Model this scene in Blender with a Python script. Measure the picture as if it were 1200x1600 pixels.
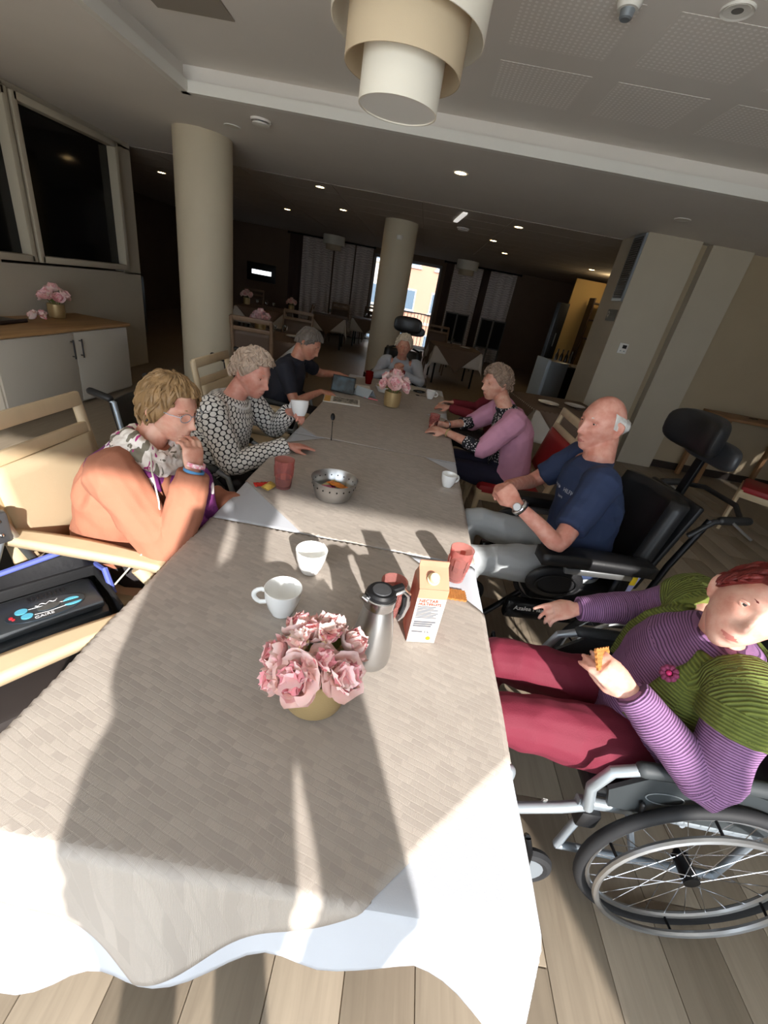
import bpy, bmesh, math, random
import numpy as np
from mathutils import Vector, Matrix, noise as mnoise
random.seed(7)
for o in list(bpy.data.objects): bpy.data.objects.remove(o)
SC = bpy.context.scene
COL = SC.collection
# ---------------------------------------------------------------- camera
F_PX, ROLL, CAM_Z = 658.0, math.atan2(235, 1240), 1.6
PITCH = math.atan(F_PX / 1262.0)
def setup_camera():
    cd = bpy.data.cameras.new('camera'); cam = bpy.data.objects.new('camera', cd); COL.objects.link(cam)
    cd.sensor_fit = 'VERTICAL'; cd.sensor_height = 36.0; cd.lens = F_PX / 1600 * 36.0
    cd.clip_start = 0.02; cd.clip_end = 300
    c, s, cp, sp = math.cos(ROLL), math.sin(ROLL), math.cos(PITCH), math.sin(PITCH)
    r, u0, f = Vector((1, 0, 0)), Vector((0, sp, cp)), Vector((0, cp, -sp))
    X, Y, Z = c * r + s * u0, -s * r + c * u0, -f
    m = Matrix((X, Y, Z)).transposed().to_4x4(); m.translation = (0, 0, CAM_Z)
    cam.matrix_world = m
    SC.camera = cam
setup_camera()
# ---------------------------------------------------------------- world, sun, exposure
SUN_DIR = Vector((-.36, .93, -math.tan(math.radians(24)))).normalized()   # the way the light travels
WORLD_STRENGTH, SUN_STRENGTH = 5.0, 8.6
w = bpy.data.worlds.new('sky'); SC.world = w; w.use_nodes = True
bg = w.node_tree.nodes['Background']; bg.inputs[0].default_value = (.80, .90, 1.0, 1); bg.inputs[1].default_value = WORLD_STRENGTH
sd = bpy.data.lights.new('sun', 'SUN'); sd.energy = SUN_STRENGTH; sd.angle = math.radians(.9); sd.color = (1.0, .96, .91)
so = bpy.data.objects.new('sun', sd); COL.objects.link(so); so.location = (3, -8, 6)
so.rotation_euler = SUN_DIR.to_track_quat('-Z', 'Y').to_euler()
vs = SC.view_settings; vs.view_transform = 'Standard'; vs.look = 'None'; vs.gamma = 1.0; vs.use_curve_mapping = False
vs.exposure = 0.17
SC.cycles.max_bounces = 10; SC.cycles.diffuse_bounces = 7; SC.cycles.glossy_bounces = 4
SC.cycles.transmission_bounces = 8; SC.cycles.transparent_max_bounces = 12
SC.cycles.caustics_reflective = False; SC.cycles.caustics_refractive = False
SC.cycles.sample_clamp_indirect = 6.0; SC.cycles.use_denoising = True
# ---------------------------------------------------------------- materials
def lin(c):
    return tuple((v / 255 / 12.92) if v <= 10.3 else ((v / 255 + .055) / 1.055) ** 2.4 for v in c) + (1,)
MATS = {}
def N(nt, t, **kw):
    n = nt.nodes.new(t)
    for k, v in kw.items():
        if k.startswith('i_'):
            n.inputs[int(k[2:]) if k[2:].isdigit() else k[2:].replace('_', ' ')].default_value = v
        else: setattr(n, k, v)
    return n
def M(name, col, rough=.6, metal=0., var=0., vscale=8., bump=0., bscale=120., trans=0., ior=1.45, emit=0., alpha=1., stretch=(1, 1, 1), col2=None, coat=0., sss=0., spec=.5, ecol=None):
    if name in MATS: return MATS[name]
    m = bpy.data.materials.new(name); MATS[name] = m; m.use_nodes = True
    nt = m.node_tree; b = nt.nodes['Principled BSDF']; L = nt.links.new
    c = lin(col)
    b.inputs['Base Color'].default_value = c; b.inputs['Roughness'].default_value = rough; b.inputs['Metallic'].default_value = metal
    b.inputs['Transmission Weight'].default_value = trans; b.inputs['IOR'].default_value = ior; b.inputs['Alpha'].default_value = alpha
    b.inputs['Coat Weight'].default_value = coat; b.inputs['Specular IOR Level'].default_value = spec
    if sss: b.inputs['Subsurface Weight'].default_value = sss; b.inputs['Subsurface Radius'].default_value = (.012, .005, .003); b.inputs['Subsurface Scale'].default_value = .5
    if emit: b.inputs['Emission Color'].default_value = lin(ecol or col); b.inputs['Emission Strength'].default_value = emit
    if var or bump:
        tc = N(nt, 'ShaderNodeTexCoord'); mp = N(nt, 'ShaderNodeMapping'); mp.inputs['Scale'].default_value = stretch
        L(tc.outputs['Object'], mp.inputs[0])
    if var:
        nz = N(nt, 'ShaderNodeTexNoise'); nz.inputs['Scale'].default_value = vscale; nz.inputs['Detail'].default_value = 5
        L(mp.outputs[0], nz.inputs['Vector'])
        mx = N(nt, 'ShaderNodeMix', data_type='RGBA')
        c2 = lin(col2) if col2 else tuple(v * (1 - var) for v in c[:3]) + (1,)
        mx.inputs[6].default_value = c; mx.inputs[7].default_value = c2
        cr = N(nt, 'ShaderNodeMapRange'); cr.inputs[1].default_value = .35; cr.inputs[2].default_value = .65
        L(nz.outputs['Fac'], cr.inputs[0]); L(cr.outputs[0], mx.inputs[0]); L(mx.outputs[2], b.inputs['Base Color'])
    if bump:
        nb = N(nt, 'ShaderNodeTexNoise'); nb.inputs['Scale'].default_value = bscale; nb.inputs['Detail'].default_value = 3
        L(mp.outputs[0], nb.inputs['Vector'])
        bp = N(nt, 'ShaderNodeBump'); bp.inputs['Strength'].default_value = bump; bp.inputs['Distance'].default_value = .004
        L(nb.outputs['Fac'], bp.inputs['Height']); L(bp.outputs[0], b.inputs['Normal'])
    return m
def custom(name, rough=.7, **kw):
    """material with nodes wired by the caller: returns (mat, node tree, principled, link)"""
    m = bpy.data.materials.new(name); MATS[name] = m; m.use_nodes = True
    nt = m.node_tree; b = nt.nodes['Principled BSDF']; b.inputs['Roughness'].default_value = rough
    return m, nt, b, nt.links.new
def math_(nt, op, a, b=None, c=None):
    n = N(nt, 'ShaderNodeMath', operation=op)
    for i, v in enumerate((a, b, c)):
        if v is None: continue
        if isinstance(v, (int, float)): n.inputs[i].default_value = v
        else: nt.links.new(v, n.inputs[i])
    return n.outputs[0]
# ---------------------------------------------------------------- mesh building
class MB:
    def __init__(s): s.v = []; s.f = []; s.m = []
    def add(s, vs, fs, mi=0):
        o = len(s.v); s.v += [tuple(v) for v in vs]; s.f += [tuple(i + o for i in f) for f in fs]; s.m += [mi] * len(fs); return s
    def box(s, c, d, rot=None, mi=0, bev=0.):
        hx, hy, hz = d[0] / 2, d[1] / 2, d[2] / 2; c = Vector(c)
        R = rot if rot is not None else Matrix.Identity(3)
        if isinstance(R, (int, float)): R = Matrix.Rotation(R, 3, 'Z')
        if bev <= 0:
            P = [(sx * hx, sy * hy, sz * hz) for sz in (-1, 1) for sy in (-1, 1) for sx in (-1, 1)]
            return s.add([c + R @ Vector(p) for p in P], [(0, 2, 3, 1), (4, 5, 7, 6), (0, 1, 5, 4), (2, 6, 7, 3), (0, 4, 6, 2), (1, 3, 7, 5)], mi)
        bm = bmesh.new(); bmesh.ops.create_cube(bm, size=1)
        for v in bm.verts: v.co = Vector((v.co.x * d[0], v.co.y * d[1], v.co.z * d[2]))
        bmesh.ops.bevel(bm, geom=bm.edges[:], offset=min(bev, min(d) * .49), segments=2, affect='EDGES', profile=.5)
        s.bm(bm, lambda p: c + R @ p, mi); return s
    def bm(s, bm, fn=lambda p: p, mi=0):
        bm.verts.index_update(); s.add([fn(v.co) for v in bm.verts], [[v.index for v in f.verts] for f in bm.faces], mi); bm.free(); return s
    def tube(s, pts, r, n=10, mi=0, caps=True, closed=False, flat=None, up=None, rnd=False):
        """sweep a circle (or an ellipse: flat = ratio along the 'up' side) along pts; r one radius or one per point"""
        pts = [Vector(p) for p in pts]; k = len(pts)
        rs = [r] * k if isinstance(r, (int, float)) else list(r)
        if rnd:  # rounded ends
            a, b = (pts[0] - pts[1]).normalized(), (pts[-1] - pts[-2]).normalized()
            pre = [(pts[0] + a * rs[0] * math.sin(t), rs[0] * math.cos(t)) for t in (1.45, 1.0, .5)]
            post = [(pts[-1] + b * rs[-1] * math.sin(t), rs[-1] * math.cos(t)) for t in (.5, 1.0, 1.45)]
            pts = [p for p, _ in pre] + pts + [p for p, _ in post]; rs = [q for _, q in pre] + rs + [q for _, q in post]; k = len(pts)
        V = []; prev = Vector(up) if up is not None else None
        for i in range(k):
            a, b = pts[(i - 1) % k] if (closed or i > 0) else pts[0], pts[(i + 1) % k] if (closed or i < k - 1) else pts[-1]
            t = (b - a); t = t.normalized() if t.length > 1e-9 else Vector((0, 0, 1))
            if prev is None: prev = Vector((0, 0, 1)) if abs(t.z) < .9 else Vector((1, 0, 0))
            e1 = prev - t * prev.dot(t)
            if e1.length < 1e-6: e1 = t.orthogonal()
            e1.normalize(); e2 = t.cross(e1); prev = e1
            fl = flat if flat else 1.
            for j in range(n):
                A = 2 * math.pi * j / n
                V.append(pts[i] + e1 * (rs[i] * fl * math.cos(A)) + e2 * (rs[i] * math.sin(A)))
        Fs = [(i * n + j, i * n + (j + 1) % n, ((i + 1) % k) * n + (j + 1) % n, ((i + 1) % k) * n + j) for i in range(k if closed else k - 1) for j in range(n)]
        if caps and not closed: Fs += [tuple(range(n - 1, -1, -1)), tuple((k - 1) * n + j for j in range(n))]
        return s.add(V, Fs, mi)
    def lathe(s, prof, c=(0, 0, 0), n=28, mi=0, rot=None, cap=True):
        """prof: list of (r, z) from bottom to top"""
        c = Vector(c); R = rot if rot is not None else Matrix.Identity(3); V = []; k = len(prof)
        for r, z in prof:
            for j in range(n):
                A = 2 * math.pi * j / n; V.append(c + R @ Vector((r * math.cos(A), r * math.sin(A), z)))
        Fs = [(i * n + j, i * n + (j + 1) % n, (i + 1) * n + (j + 1) % n, (i + 1) * n + j) for i in range(k - 1) for j in range(n)]
        shut = math.hypot(prof[0][0] - prof[-1][0], prof[0][1] - prof[-1][1]) < .0045 or not cap
        if prof[0][0] > 1e-6 and not shut: Fs.append(tuple(range(n - 1, -1, -1)))
        if prof[-1][0] > 1e-6 and not shut: Fs.append(tuple((k - 1) * n + j for j in range(n)))
        return s.add(V, Fs, mi)
    def ball(s, c, r, n=12, mi=0, R=None):
        c = Vector(c); rr = (r, r, r) if isinstance(r, (int, float)) else r; h = n // 2 + 1; V = []; R = R if R is not None else Matrix.Identity(3)
        for i in range(1, h):
            p = math.pi * i / h
            for j in range(n):
                A = 2 * math.pi * j / n; V.append(c + R @ Vector((rr[0] * math.sin(p) * math.cos(A), rr[1] * math.sin(p) * math.sin(A), rr[2] * math.cos(p))))
        a = len(V); V += [c + R @ Vector((0, 0, rr[2])), c - R @ Vector((0, 0, rr[2]))]
        Fs = [(i * n + j, (i + 1) * n + j, (i + 1) * n + (j + 1) % n, i * n + (j + 1) % n) for i in range(h - 2) for j in range(n)]
        Fs += [(a, j, (j + 1) % n) for j in range(n)] + [(a + 1, (h - 2) * n + (j + 1) % n, (h - 2) * n + j) for j in range(n)]
        return s.add(V, Fs, mi)
    def grid(s, fn, nu, nv, mi=0, both=0.):
        V = [fn(i / nu, j / nv) for i in range(nu + 1) for j in range(nv + 1)]
        return s.add(V, [(i * (nv + 1) + j, (i + 1) * (nv + 1) + j, (i + 1) * (nv + 1) + j + 1, i * (nv + 1) + j + 1) for i in range(nu) for j in range(nv)], mi)
    def prism(s, poly, z0, z1, mi=0, fn=lambda p: p):
        n = len(poly); V = [fn(Vector((x, y, z0))) for x, y in poly] + [fn(Vector((x, y, z1))) for x, y in poly]
        return s.add(V, [tuple(range(n - 1, -1, -1)), tuple(range(n, 2 * n))] + [(i, (i + 1) % n, n + (i + 1) % n, n + i) for i in range(n)], mi)
    def build(s, name, mat, parent=None, org=(0, 0, 0), smooth=True, solid=0.):
        me = bpy.data.meshes.new(name); ox, oy, oz = org
        me.from_pydata([(x - ox, y - oy, z - oz) for x, y, z in s.v], [], s.f)
        for q in (mat if isinstance(mat, (list, tuple)) else [mat]): me.materials.append(q)
        if any(s.m): me.polygons.foreach_set('material_index', s.m)
        me.update()
        o = bpy.data.objects.new(name, me); COL.objects.link(o)
        if parent is not None: o.parent = parent
        else: o.location = org
        if smooth: shade(me)
        if solid:
            md = o.modifiers.new('solidify', 'SOLIDIFY'); md.thickness = solid; md.offset = 0
        return o
def shade(me, ang=38):
    me.polygons.foreach_set('use_smooth', [True] * len(me.polygons))
    bm = bmesh.new(); bm.from_mesh(me); lim = math.radians(ang)
    for e in bm.edges:
        if len(e.link_faces) == 2 and e.calc_face_angle(0) > lim: e.smooth = False
    bm.to_mesh(me); bm.free()
def empty(name, loc=(0, 0, 0), rz=0.):
    o = bpy.data.objects.new(name, None); COL.objects.link(o); o.location = loc; o.rotation_euler = (0, 0, rz); o.empty_display_size = .1; return o
def tag(o, label, cat, group=None):
    o['label'] = label; o['category'] = cat
    if group: o['group'] = group
    return o
def struct(o): o['kind'] = 'structure'; return o
def copy_tree(o, parent=None):
    c = o.copy(); COL.objects.link(c); c.parent = parent
    for ch in o.children: copy_tree(ch, c)
    return c
def place(proto, used, loc, rz, label, cat, group=None):
    o = proto if not used else copy_tree(proto)
    o.location = loc; o.rotation_euler = (0, 0, rz); return tag(o, label, cat, group)
def text_part(name, body, size, mat, parent, loc, R, depth=.0006, align='CENTER'):
    cu = bpy.data.curves.new(name, 'FONT'); cu.body = body; cu.size = size; cu.extrude = depth; cu.align_x = align; cu.align_y = 'CENTER'
    t = bpy.data.objects.new(name, cu); COL.objects.link(t)
    dg = bpy.context.evaluated_depsgraph_get(); me = bpy.data.meshes.new_from_object(t.evaluated_get(dg)); bpy.data.objects.remove(t)
    me.materials.clear(); me.materials.append(mat)
    o = bpy.data.objects.new(name, me); COL.objects.link(o); o.parent = parent
    m = R.to_4x4(); m.translation = loc; o.matrix_local = m
    return o
def RM(x, y, z):  # rotation with these columns
    return Matrix((Vector(x), Vector(y), Vector(z))).transposed()
V3 = Vector
# ================================================================= MATERIALS
WALL = M('painted_wall', (190, 180, 162), .85, var=.04, vscale=3, bump=.05, bscale=300)
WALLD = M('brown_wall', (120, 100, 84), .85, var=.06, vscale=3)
CEIL = M('ceiling_paint', (228, 223, 217), .9, var=.03, vscale=2)
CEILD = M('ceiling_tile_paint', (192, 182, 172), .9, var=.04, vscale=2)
WHITE = M('white_paint', (232, 230, 224), .5)
WHITELAM = M('white_laminate', (205, 198, 186), .35, var=.03, vscale=2)
BLACK = M('black_plastic', (20, 20, 22), .45)
BLACKM = M('black_metal', (24, 24, 26), .35, .6)
CHROME = M('chrome', (205, 205, 208), .18, 1.)
STEEL = M('brushed_steel', (196, 196, 196), .3, 1., bump=.03, bscale=400, stretch=(1, 1, .05))
GREYM = M('grey_painted_metal', (150, 158, 166), .3, .5)
DARKGLASS = M('dark_glass', (16, 18, 20), .08)
GOLD = M('gold_ceramic', (190, 164, 118), .36, .45, bump=.15, bscale=260)
# ================================================================= FLOOR (laminate planks)
def floor_mat():
    m, nt, b, L = custom('oak_laminate', .42)
    tc = N(nt, 'ShaderNodeTexCoord'); gi = N(nt, 'ShaderNodeObjectInfo')
    mp = N(nt, 'ShaderNodeMapping'); mp.inputs['Scale'].default_value = (1, .07, 1); L(tc.outputs['Object'], mp.inputs[0])
    ad = N(nt, 'ShaderNodeVectorMath', operation='ADD'); L(mp.outputs[0], ad.inputs[0])
    sc = N(nt, 'ShaderNodeVectorMath', operation='SCALE'); sc.inputs[0].default_value = (9, 5, 3); L(gi.outputs['Random'], sc.inputs['Scale']); L(sc.outputs[0], ad.inputs[1])
    n1 = N(nt, 'ShaderNodeTexNoise'); n1.inputs['Scale'].default_value = 55; n1.inputs['Detail'].default_value = 6; n1.inputs['Distortion'].default_value = .6; L(ad.outputs[0], n1.inputs['Vector'])
    n2 = N(nt, 'ShaderNodeTexNoise'); n2.inputs['Scale'].default_value = 9; L(ad.outputs[0], n2.inputs['Vector'])
    cr = N(nt, 'ShaderNodeValToRGB'); cr.color_ramp.elements[0].color = lin((130, 117, 101)); cr.color_ramp.elements[1].color = lin((158, 144, 125))
    cr.color_ramp.elements[0].position = .16; cr.color_ramp.elements[1].position = .62
    f = math_(nt, 'ADD', math_(nt, 'MULTIPLY', n1.outputs['Fac'], .55), math_(nt, 'MULTIPLY', n2.outputs['Fac'], .12))
    f = math_(nt, 'ADD', f, math_(nt, 'MULTIPLY', gi.outputs['Random'], .06)); L(f, cr.inputs[0]); L(cr.outputs[0], b.inputs['Base Color'])
    bp = N(nt, 'ShaderNodeBump'); bp.inputs['Strength'].default_value = .12; bp.inputs['Distance'].default_value = .002; L(n1.outputs['Fac'], bp.inputs['Height']); L(bp.outputs[0], b.inputs['Normal'])
    return m
OAKF = floor_mat()
XL, XR, YB, YF = -7.5, 7.0, -1.5, 15.0
floor = struct(MB().box((-.25, 6.75, -.06), (14.5, 16.5, .112)).build('floor', OAKF, smooth=False))
pm = MB().box((0, 0, 0), (.1875, 1.196, .008), bev=.0015).build('plank', OAKF, floor).data
bpy.data.objects.remove(bpy.data.objects['plank'])
k = 0
for ix in range(-7, 22):
    for iy in range(-2, 6):
        x, y = ix * .19 + .03, iy * 1.2 + (ix * .47 % 1.2) - .3
        if k >= 290 or y < -1.0 or y > 5.6 or (x < -.8 and y < .5): continue
        o = bpy.data.objects.new('plank', pm); COL.objects.link(o); o.parent = floor; o.location = (x, y, -.0035); k += 1
# ================================================================= CEILING
ZS, ZU = 2.65, 2.82      # soffit and raised ceiling
SX, SY = -2.11, 4.2      # inner corner of the soffit
def perf_mat():
    m, nt, b, L = custom('perforated_plaster', .9)
    tc = N(nt, 'ShaderNodeTexCoord'); sp = N(nt, 'ShaderNodeSeparateXYZ'); L(tc.outputs['Object'], sp.inputs[0])
    P = .0285
    def fr(o): return math_(nt, 'SUBTRACT', math_(nt, 'FRACT', math_(nt, 'DIVIDE', o, P)), .5)
    fx, fy = fr(sp.outputs[0]), fr(sp.outputs[1])
    d = math_(nt, 'SQRT', math_(nt, 'ADD', math_(nt, 'MULTIPLY', fx, fx), math_(nt, 'MULTIPLY', fy, fy)))
    mk = math_(nt, 'LESS_THAN', d, .27)
    mx = N(nt, 'ShaderNodeMix', data_type='RGBA'); mx.inputs[6].default_value = lin((228, 223, 217)); mx.inputs[7].default_value = lin((246, 242, 238)); L(mk, mx.inputs[0]); L(mx.outputs[2], b.inputs['Base Color'])
    bp = N(nt, 'ShaderNodeBump'); bp.inputs['Strength'].default_value = .5; bp.inputs['Distance'].default_value = .004; bp.invert = True; L(mk, bp.inputs['Height']); L(bp.outputs[0], b.inputs['Normal'])
    return m
ceiling = struct(MB().box((2.3, 1.3, ZU + .05), (9.4, 6.0, .1)).build('ceiling', CEIL, smooth=False))
PERF = perf_mat()
pp = MB().box((0, 0, 0), (.52, .48, .002)).build('perforated_panel', PERF, ceiling, smooth=False)
first = True
for cx in (.43, 1.1, 1.78, 2.46):
    for cy in (2.24, 2.87, 3.525):
        o = pp if first else copy_tree(pp, ceiling); first = False
        o.location = (cx, cy, ZU - .0002)
MB().box((-1.62, 3.2, ZU - .003), (.46, .42, .008)).build('access_hatch', M('hatch_grey', (150, 142, 132), .8), ceiling, smooth=False)
s1 = struct(MB().box(((SX + XL) / 2, (SY + YB) / 2, ZS + .12), (SX - XL, SY - YB, .24)).build('ceiling_soffit', CEIL, smooth=False))
s2 = struct(MB().box(((XL + XR) / 2, (SY + 6.6) / 2, ZS + .12), (XR - XL, 6.6 - SY, .24)).build('ceiling_soffit', CEIL, smooth=False))
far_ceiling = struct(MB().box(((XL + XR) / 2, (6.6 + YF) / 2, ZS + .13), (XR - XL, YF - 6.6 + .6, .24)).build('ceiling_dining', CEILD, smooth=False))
# the tile grid of the dining room ceiling
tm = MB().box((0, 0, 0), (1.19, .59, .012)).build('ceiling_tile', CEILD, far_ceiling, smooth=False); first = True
for ix in range(-4, 4):
    for iy in range(0, 9):
        o = tm if first else copy_tree(tm, far_ceiling); first = False; o.location = (ix * 1.2 + .35, 6.95 + iy * .6, ZS + .008)
# stepped cove: lower lip proud, upper band set back
t1 = struct(MB().box(((SX + XR) / 2, SY - .03, ZS + .035), (XR - SX + .06, .06, .07)).box((SX + .03, (SY + YB) / 2, ZS + .035), (.06, SY - YB, .07)).build('trim_1', WHITE, smooth=False))
t2 = struct(MB().box(((SX + XR) / 2, SY + .04, ZS + .125), (XR - SX + .06, .06, .11)).box((SX - .03, (SY + YB) / 2, ZS + .125), (.05, SY - YB, .11)).build('trim_2', WHITE, smooth=False))
# ================================================================= WALLS
LX = -4.0
wl = MB()
wl.box((LX - .06, 1.4, 1.33), (.12, 5.8, 2.66))                     # before the inner window
wl.box((LX - .06, 5.4, .61), (.12, 2.2, 1.22)).box((LX - .06, 5.4, 2.63), (.12, 2.2, .1)).box((LX - .06, 6.32, 1.9), (.12, .36, 1.4))
wall_left = struct(wl.build('wall_left', WALL, smooth=False))
struct(MB().box((LX - 1.75, 6.46, 1.33), (3.4, .08, 2.66)).build('wall_corridor', WALLD, smooth=False))
def inner_window(name, y0, y1, z0, z1):
    w_ = struct(empty(name, (LX, (y0 + y1) / 2, z0)))
    f = MB(); o = (LX, (y0 + y1) / 2, z0)
    for yy in (y0, y1): f.box((LX + .0, yy, (z0 + z1) / 2), (.15, .06, z1 - z0 + .06), bev=.004)
    for zz in (z0, z1): f.box((LX + .0, (y0 + y1) / 2, zz), (.15, y1 - y0, .06), bev=.004)
    f.build('window_frame', M('frame_beige', (190, 180, 160), .5), w_, o)
    MB().box((LX - .03, (y0 + y1) / 2, (z0 + z1) / 2), (.008, y1 - y0, z1 - z0)).build('pane', DARKGLASS, w_, o, smooth=False)
    return w_
wl2 = inner_window('window_1', 4.72, 6.12, 1.28, 2.56)
wl3 = inner_window('window_2', 3.2, 4.62, 1.28, 2.56)
# the wall behind the window pane of the second opening is part of wall_left: cut by being set back
# right-hand wall that faces the camera, with its pilasters
YR = 6.07
struct(MB().box(((3.0 + XR) / 2, YR + .06, 1.33), (XR - 3.0, .12, 2.66)).build('wall_right', M('painted_wall_tan', (176, 160, 134), .85, var=.04, vscale=3), smooth=False))
struct(MB().box((2.66, YR + .18, 1.325), (.62, .72, 2.65)).build('wall_pier', WALL, smooth=False))
struct(MB().box((3.36, YR - .02, 1.325), (.48, .2, 2.65)).build('wall_pilaster', WALL, smooth=False))
struct(MB().box((3.04, YR + .08, 1.325), (.2, .1, 2.65)).build('wall_recess', M('painted_wall_shaded', (140, 124, 104), .85), smooth=False))  # shade of the recess put into a darker wall colour
struct(MB().box((5.3, YR - .01, .05), (3.4, .02, .1)).build('baseboard_right', M('dark_baseboard', (52, 44, 40), .5), smooth=False))
struct(MB().box((XR + .05, 2.3, 1.35), (.1, 7.6, 2.9)).build('wall_side', WALL, smooth=False))
struct(MB().box((XL - .05, 6.7, 1.35), (.1, 16.6, 2.9)).build('wall_corner', WALLD, smooth=False))
# far dining room
struct(MB().box((4.6, 10.6, 1.28), (.1, 9.0, 2.76)).build('wall_dining', WALLD, smooth=False))
# back wall of the dining room (with the French door opening x -1.75..0.38)
fw = MB(); D0, D1 = -1.75, .36
fw.box(((XL + D0) / 2, YF + .1, 1.35), (D0 - XL, .2, 2.9)).box(((D1 + XR) / 2, YF + .1, 1.35), (XR - D1, .2, 2.9)).box(((D0 + D1) / 2, YF + .1, 2.67), (D1 - D0, .2, .34))
struct(fw.build('wall_far', WALLD, smooth=False))
# wall behind the camera: unseen, its door and window openings shaped to place sun and shade
bw = MB(); ZH = 2.36
bw.box(((XL + XR) / 2, YB - .1, (ZH + 3.0) / 2), (XR - XL, .2, 3.0 - ZH))
bw.box(((XL - 2.6) / 2, YB - .1, 1.2), (-2.6 - XL, .2, 2.4)).box(((2.4 + XR) / 2, YB - .1, 1.2), (XR - 2.4, .2, 2.4))
bw.box((2.07, YB - .1, .6), (.68, .2, 1.4))
wall_front = struct(bw.build('wall_front', WALL, smooth=False))
def glazing(name, xs, z0, z1):
    g = struct(empty(name, (0, YB - .1, 0))); o = (0, YB - .1, 0)
    f = MB()
    for x in xs: f.box((x, YB - .1, (z0 + z1) / 2), (.07, .07, z1 - z0))
    for zz in (z0 + .035, z1 - .035): f.box(((xs[0] + xs[-1]) / 2, YB - .1, zz), (xs[-1] - xs[0], .07, .07))
    f.build('window_frame', M('white_window_frame', (225, 225, 222), .4), g, o, smooth=False); return g
glazing('door_1', (-2.58, -1.5, 1.72), .0, ZH)
glazing('window_3', (1.72, 2.38), 1.3, ZH)
# ================================================================= FRENCH DOOR, OUTSIDE
door = struct(empty('door_2', (-.7, YF, 0))); o = (-.7, YF, 0)
WINF = M('grey_window_frame', (150, 146, 142), .5)
f = MB()
for x in (D0 + .03, -.72, D1 - .03): f.box((x, YF + .1, 1.25), (.07, .08, 2.5))
for zz in (.04, 2.46): f.box((-.7, YF + .1, zz), (D1 - D0, .08, .08))
f.build('door_frame', WINF, door, o, smooth=False)
GLASS = M('dimming_door_glass', (168, 170, 172), .0, trans=1., ior=1.01, spec=.2)  # grey added to the panes to dim the bright outside
for a, b in ((D0 + .06, -.76), (-.68, D1 - .06)):
    MB().box(((a + b) / 2, YF + .1, 1.25), (b - a, .006, 2.36)).build('pane', GLASS, door, o, smooth=False)
rail = tag(empty('balcony_railing', (-.7, YF + .9, 0)), 'thin dark balcony railing outside the bright French door', 'railing'); o = (-.7, YF + .9, 0)
RAILM = M('railing_metal', (96, 92, 90), .5, .4)
MB().tube([(-2.6, YF + .9, 1.05), (1.4, YF + .9, 1.05)], .02, 8).build('handrail', RAILM, rail, o)
MB().tube([(-2.6, YF + .9, .02), (1.4, YF + .9, .02)], .015, 8).build('bottom_rail', RAILM, rail, o)
bar = MB().tube([(0, 0, .02), (0, 0, 1.05)], .009, 6).build('baluster', RAILM, rail)
for i in range(34):
    q = bar if i == 0 else copy_tree(bar, rail); q.location = (-1.87 + i * .117, 0, 0)
struct(MB().box((-.6, YF + .7, -.1), (5, 1.2, .2)).build('floor_balcony', M('concrete', (170, 165, 158), .9), smooth=False))
bld = tag(empty('apartment_building', (-1, 34, -4)), 'pink and cream apartment building seen through the French door', 'building'); o = (-1, 34, -4)
PINK = M('pink_render', (224, 168, 140), .9, var=.05, vscale=.6); CREAM = M('cream_render', (236, 220, 196), .9, var=.05, vscale=.6)
MB().box((1.0, 36, 2), (7.4, 4, 12)).build('pink_wing', PINK, bld, o, smooth=False)
MB().box((-6.4, 36.4, 2), (7.4, 4, 12)).build('cream_wing', CREAM, bld, o, smooth=False)
wm = None
for wx in (-7.5, -5.6, -3.7, -1.2, 1.0, 3.2):
    for wz in (-1.6, 1.2, 4.0):
        yy = 34.4 if wx < -2.6 else 34.0
        if wm is None:
            wm = MB().box((0, -.01, 0), (1.1, .1, 1.4)).box((0, -.05, -.76), (1.3, .2, .1)).build('window', WHITE, bld, smooth=False)
            MB().box((0, -.05, 0), (.94, .06, 1.2)).build('pane', M('sky_glass', (120, 136, 150), .1), wm, smooth=False); q = wm
        else: q = copy_tree(wm, bld)
        q.location = (wx - o[0], yy - o[1], wz - o[2])
MB().box((1, 33.95, -.2), (7.4, .12, .18)).build('ledge', CREAM, bld, o, smooth=False)
struct(MB().box((0, 40, -4.1), (90, 48, .2)).build('ground', M('street_grey', (140, 138, 134), .9), smooth=False))
struct(MB().box((0, -20, -.3), (60, 36, .2)).build('ground', M('bounce_terrace_stone', (234, 230, 222), .9), smooth=False))  # unseen terrace, made pale to bounce daylight up to the ceiling
# ================================================================= COLUMNS
def column(x, y, r, zt, label):
    c = tag(empty('column', (x, y, 0)), label, 'column')
    MB().lathe([(r, 0.1), (r, zt)], n=48).build('shaft', M('column_paint', (206, 194, 170), .7, var=.05, vscale=2), c)
    MB().lathe([(r + .012, 0), (r + .012, .09), (r + .002, .1)], n=48).build('base_skirting', M('dark_baseboard', (52, 44, 40), .5), c)
    return c
c1 = column(-2.5, 5.33, .285, ZS, 'thick cream round column behind the woman in the rust jacket')
c2 = column(-.62, 8.7, .29, ZS, 'round column in the middle of the far dining room before the bright door')
MB().lathe([(.05, -.06), (.055, 0), (.0, .0)]).build('motion_sensor', WHITE, c2).location = (.02, -.31, 2.42)
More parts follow.
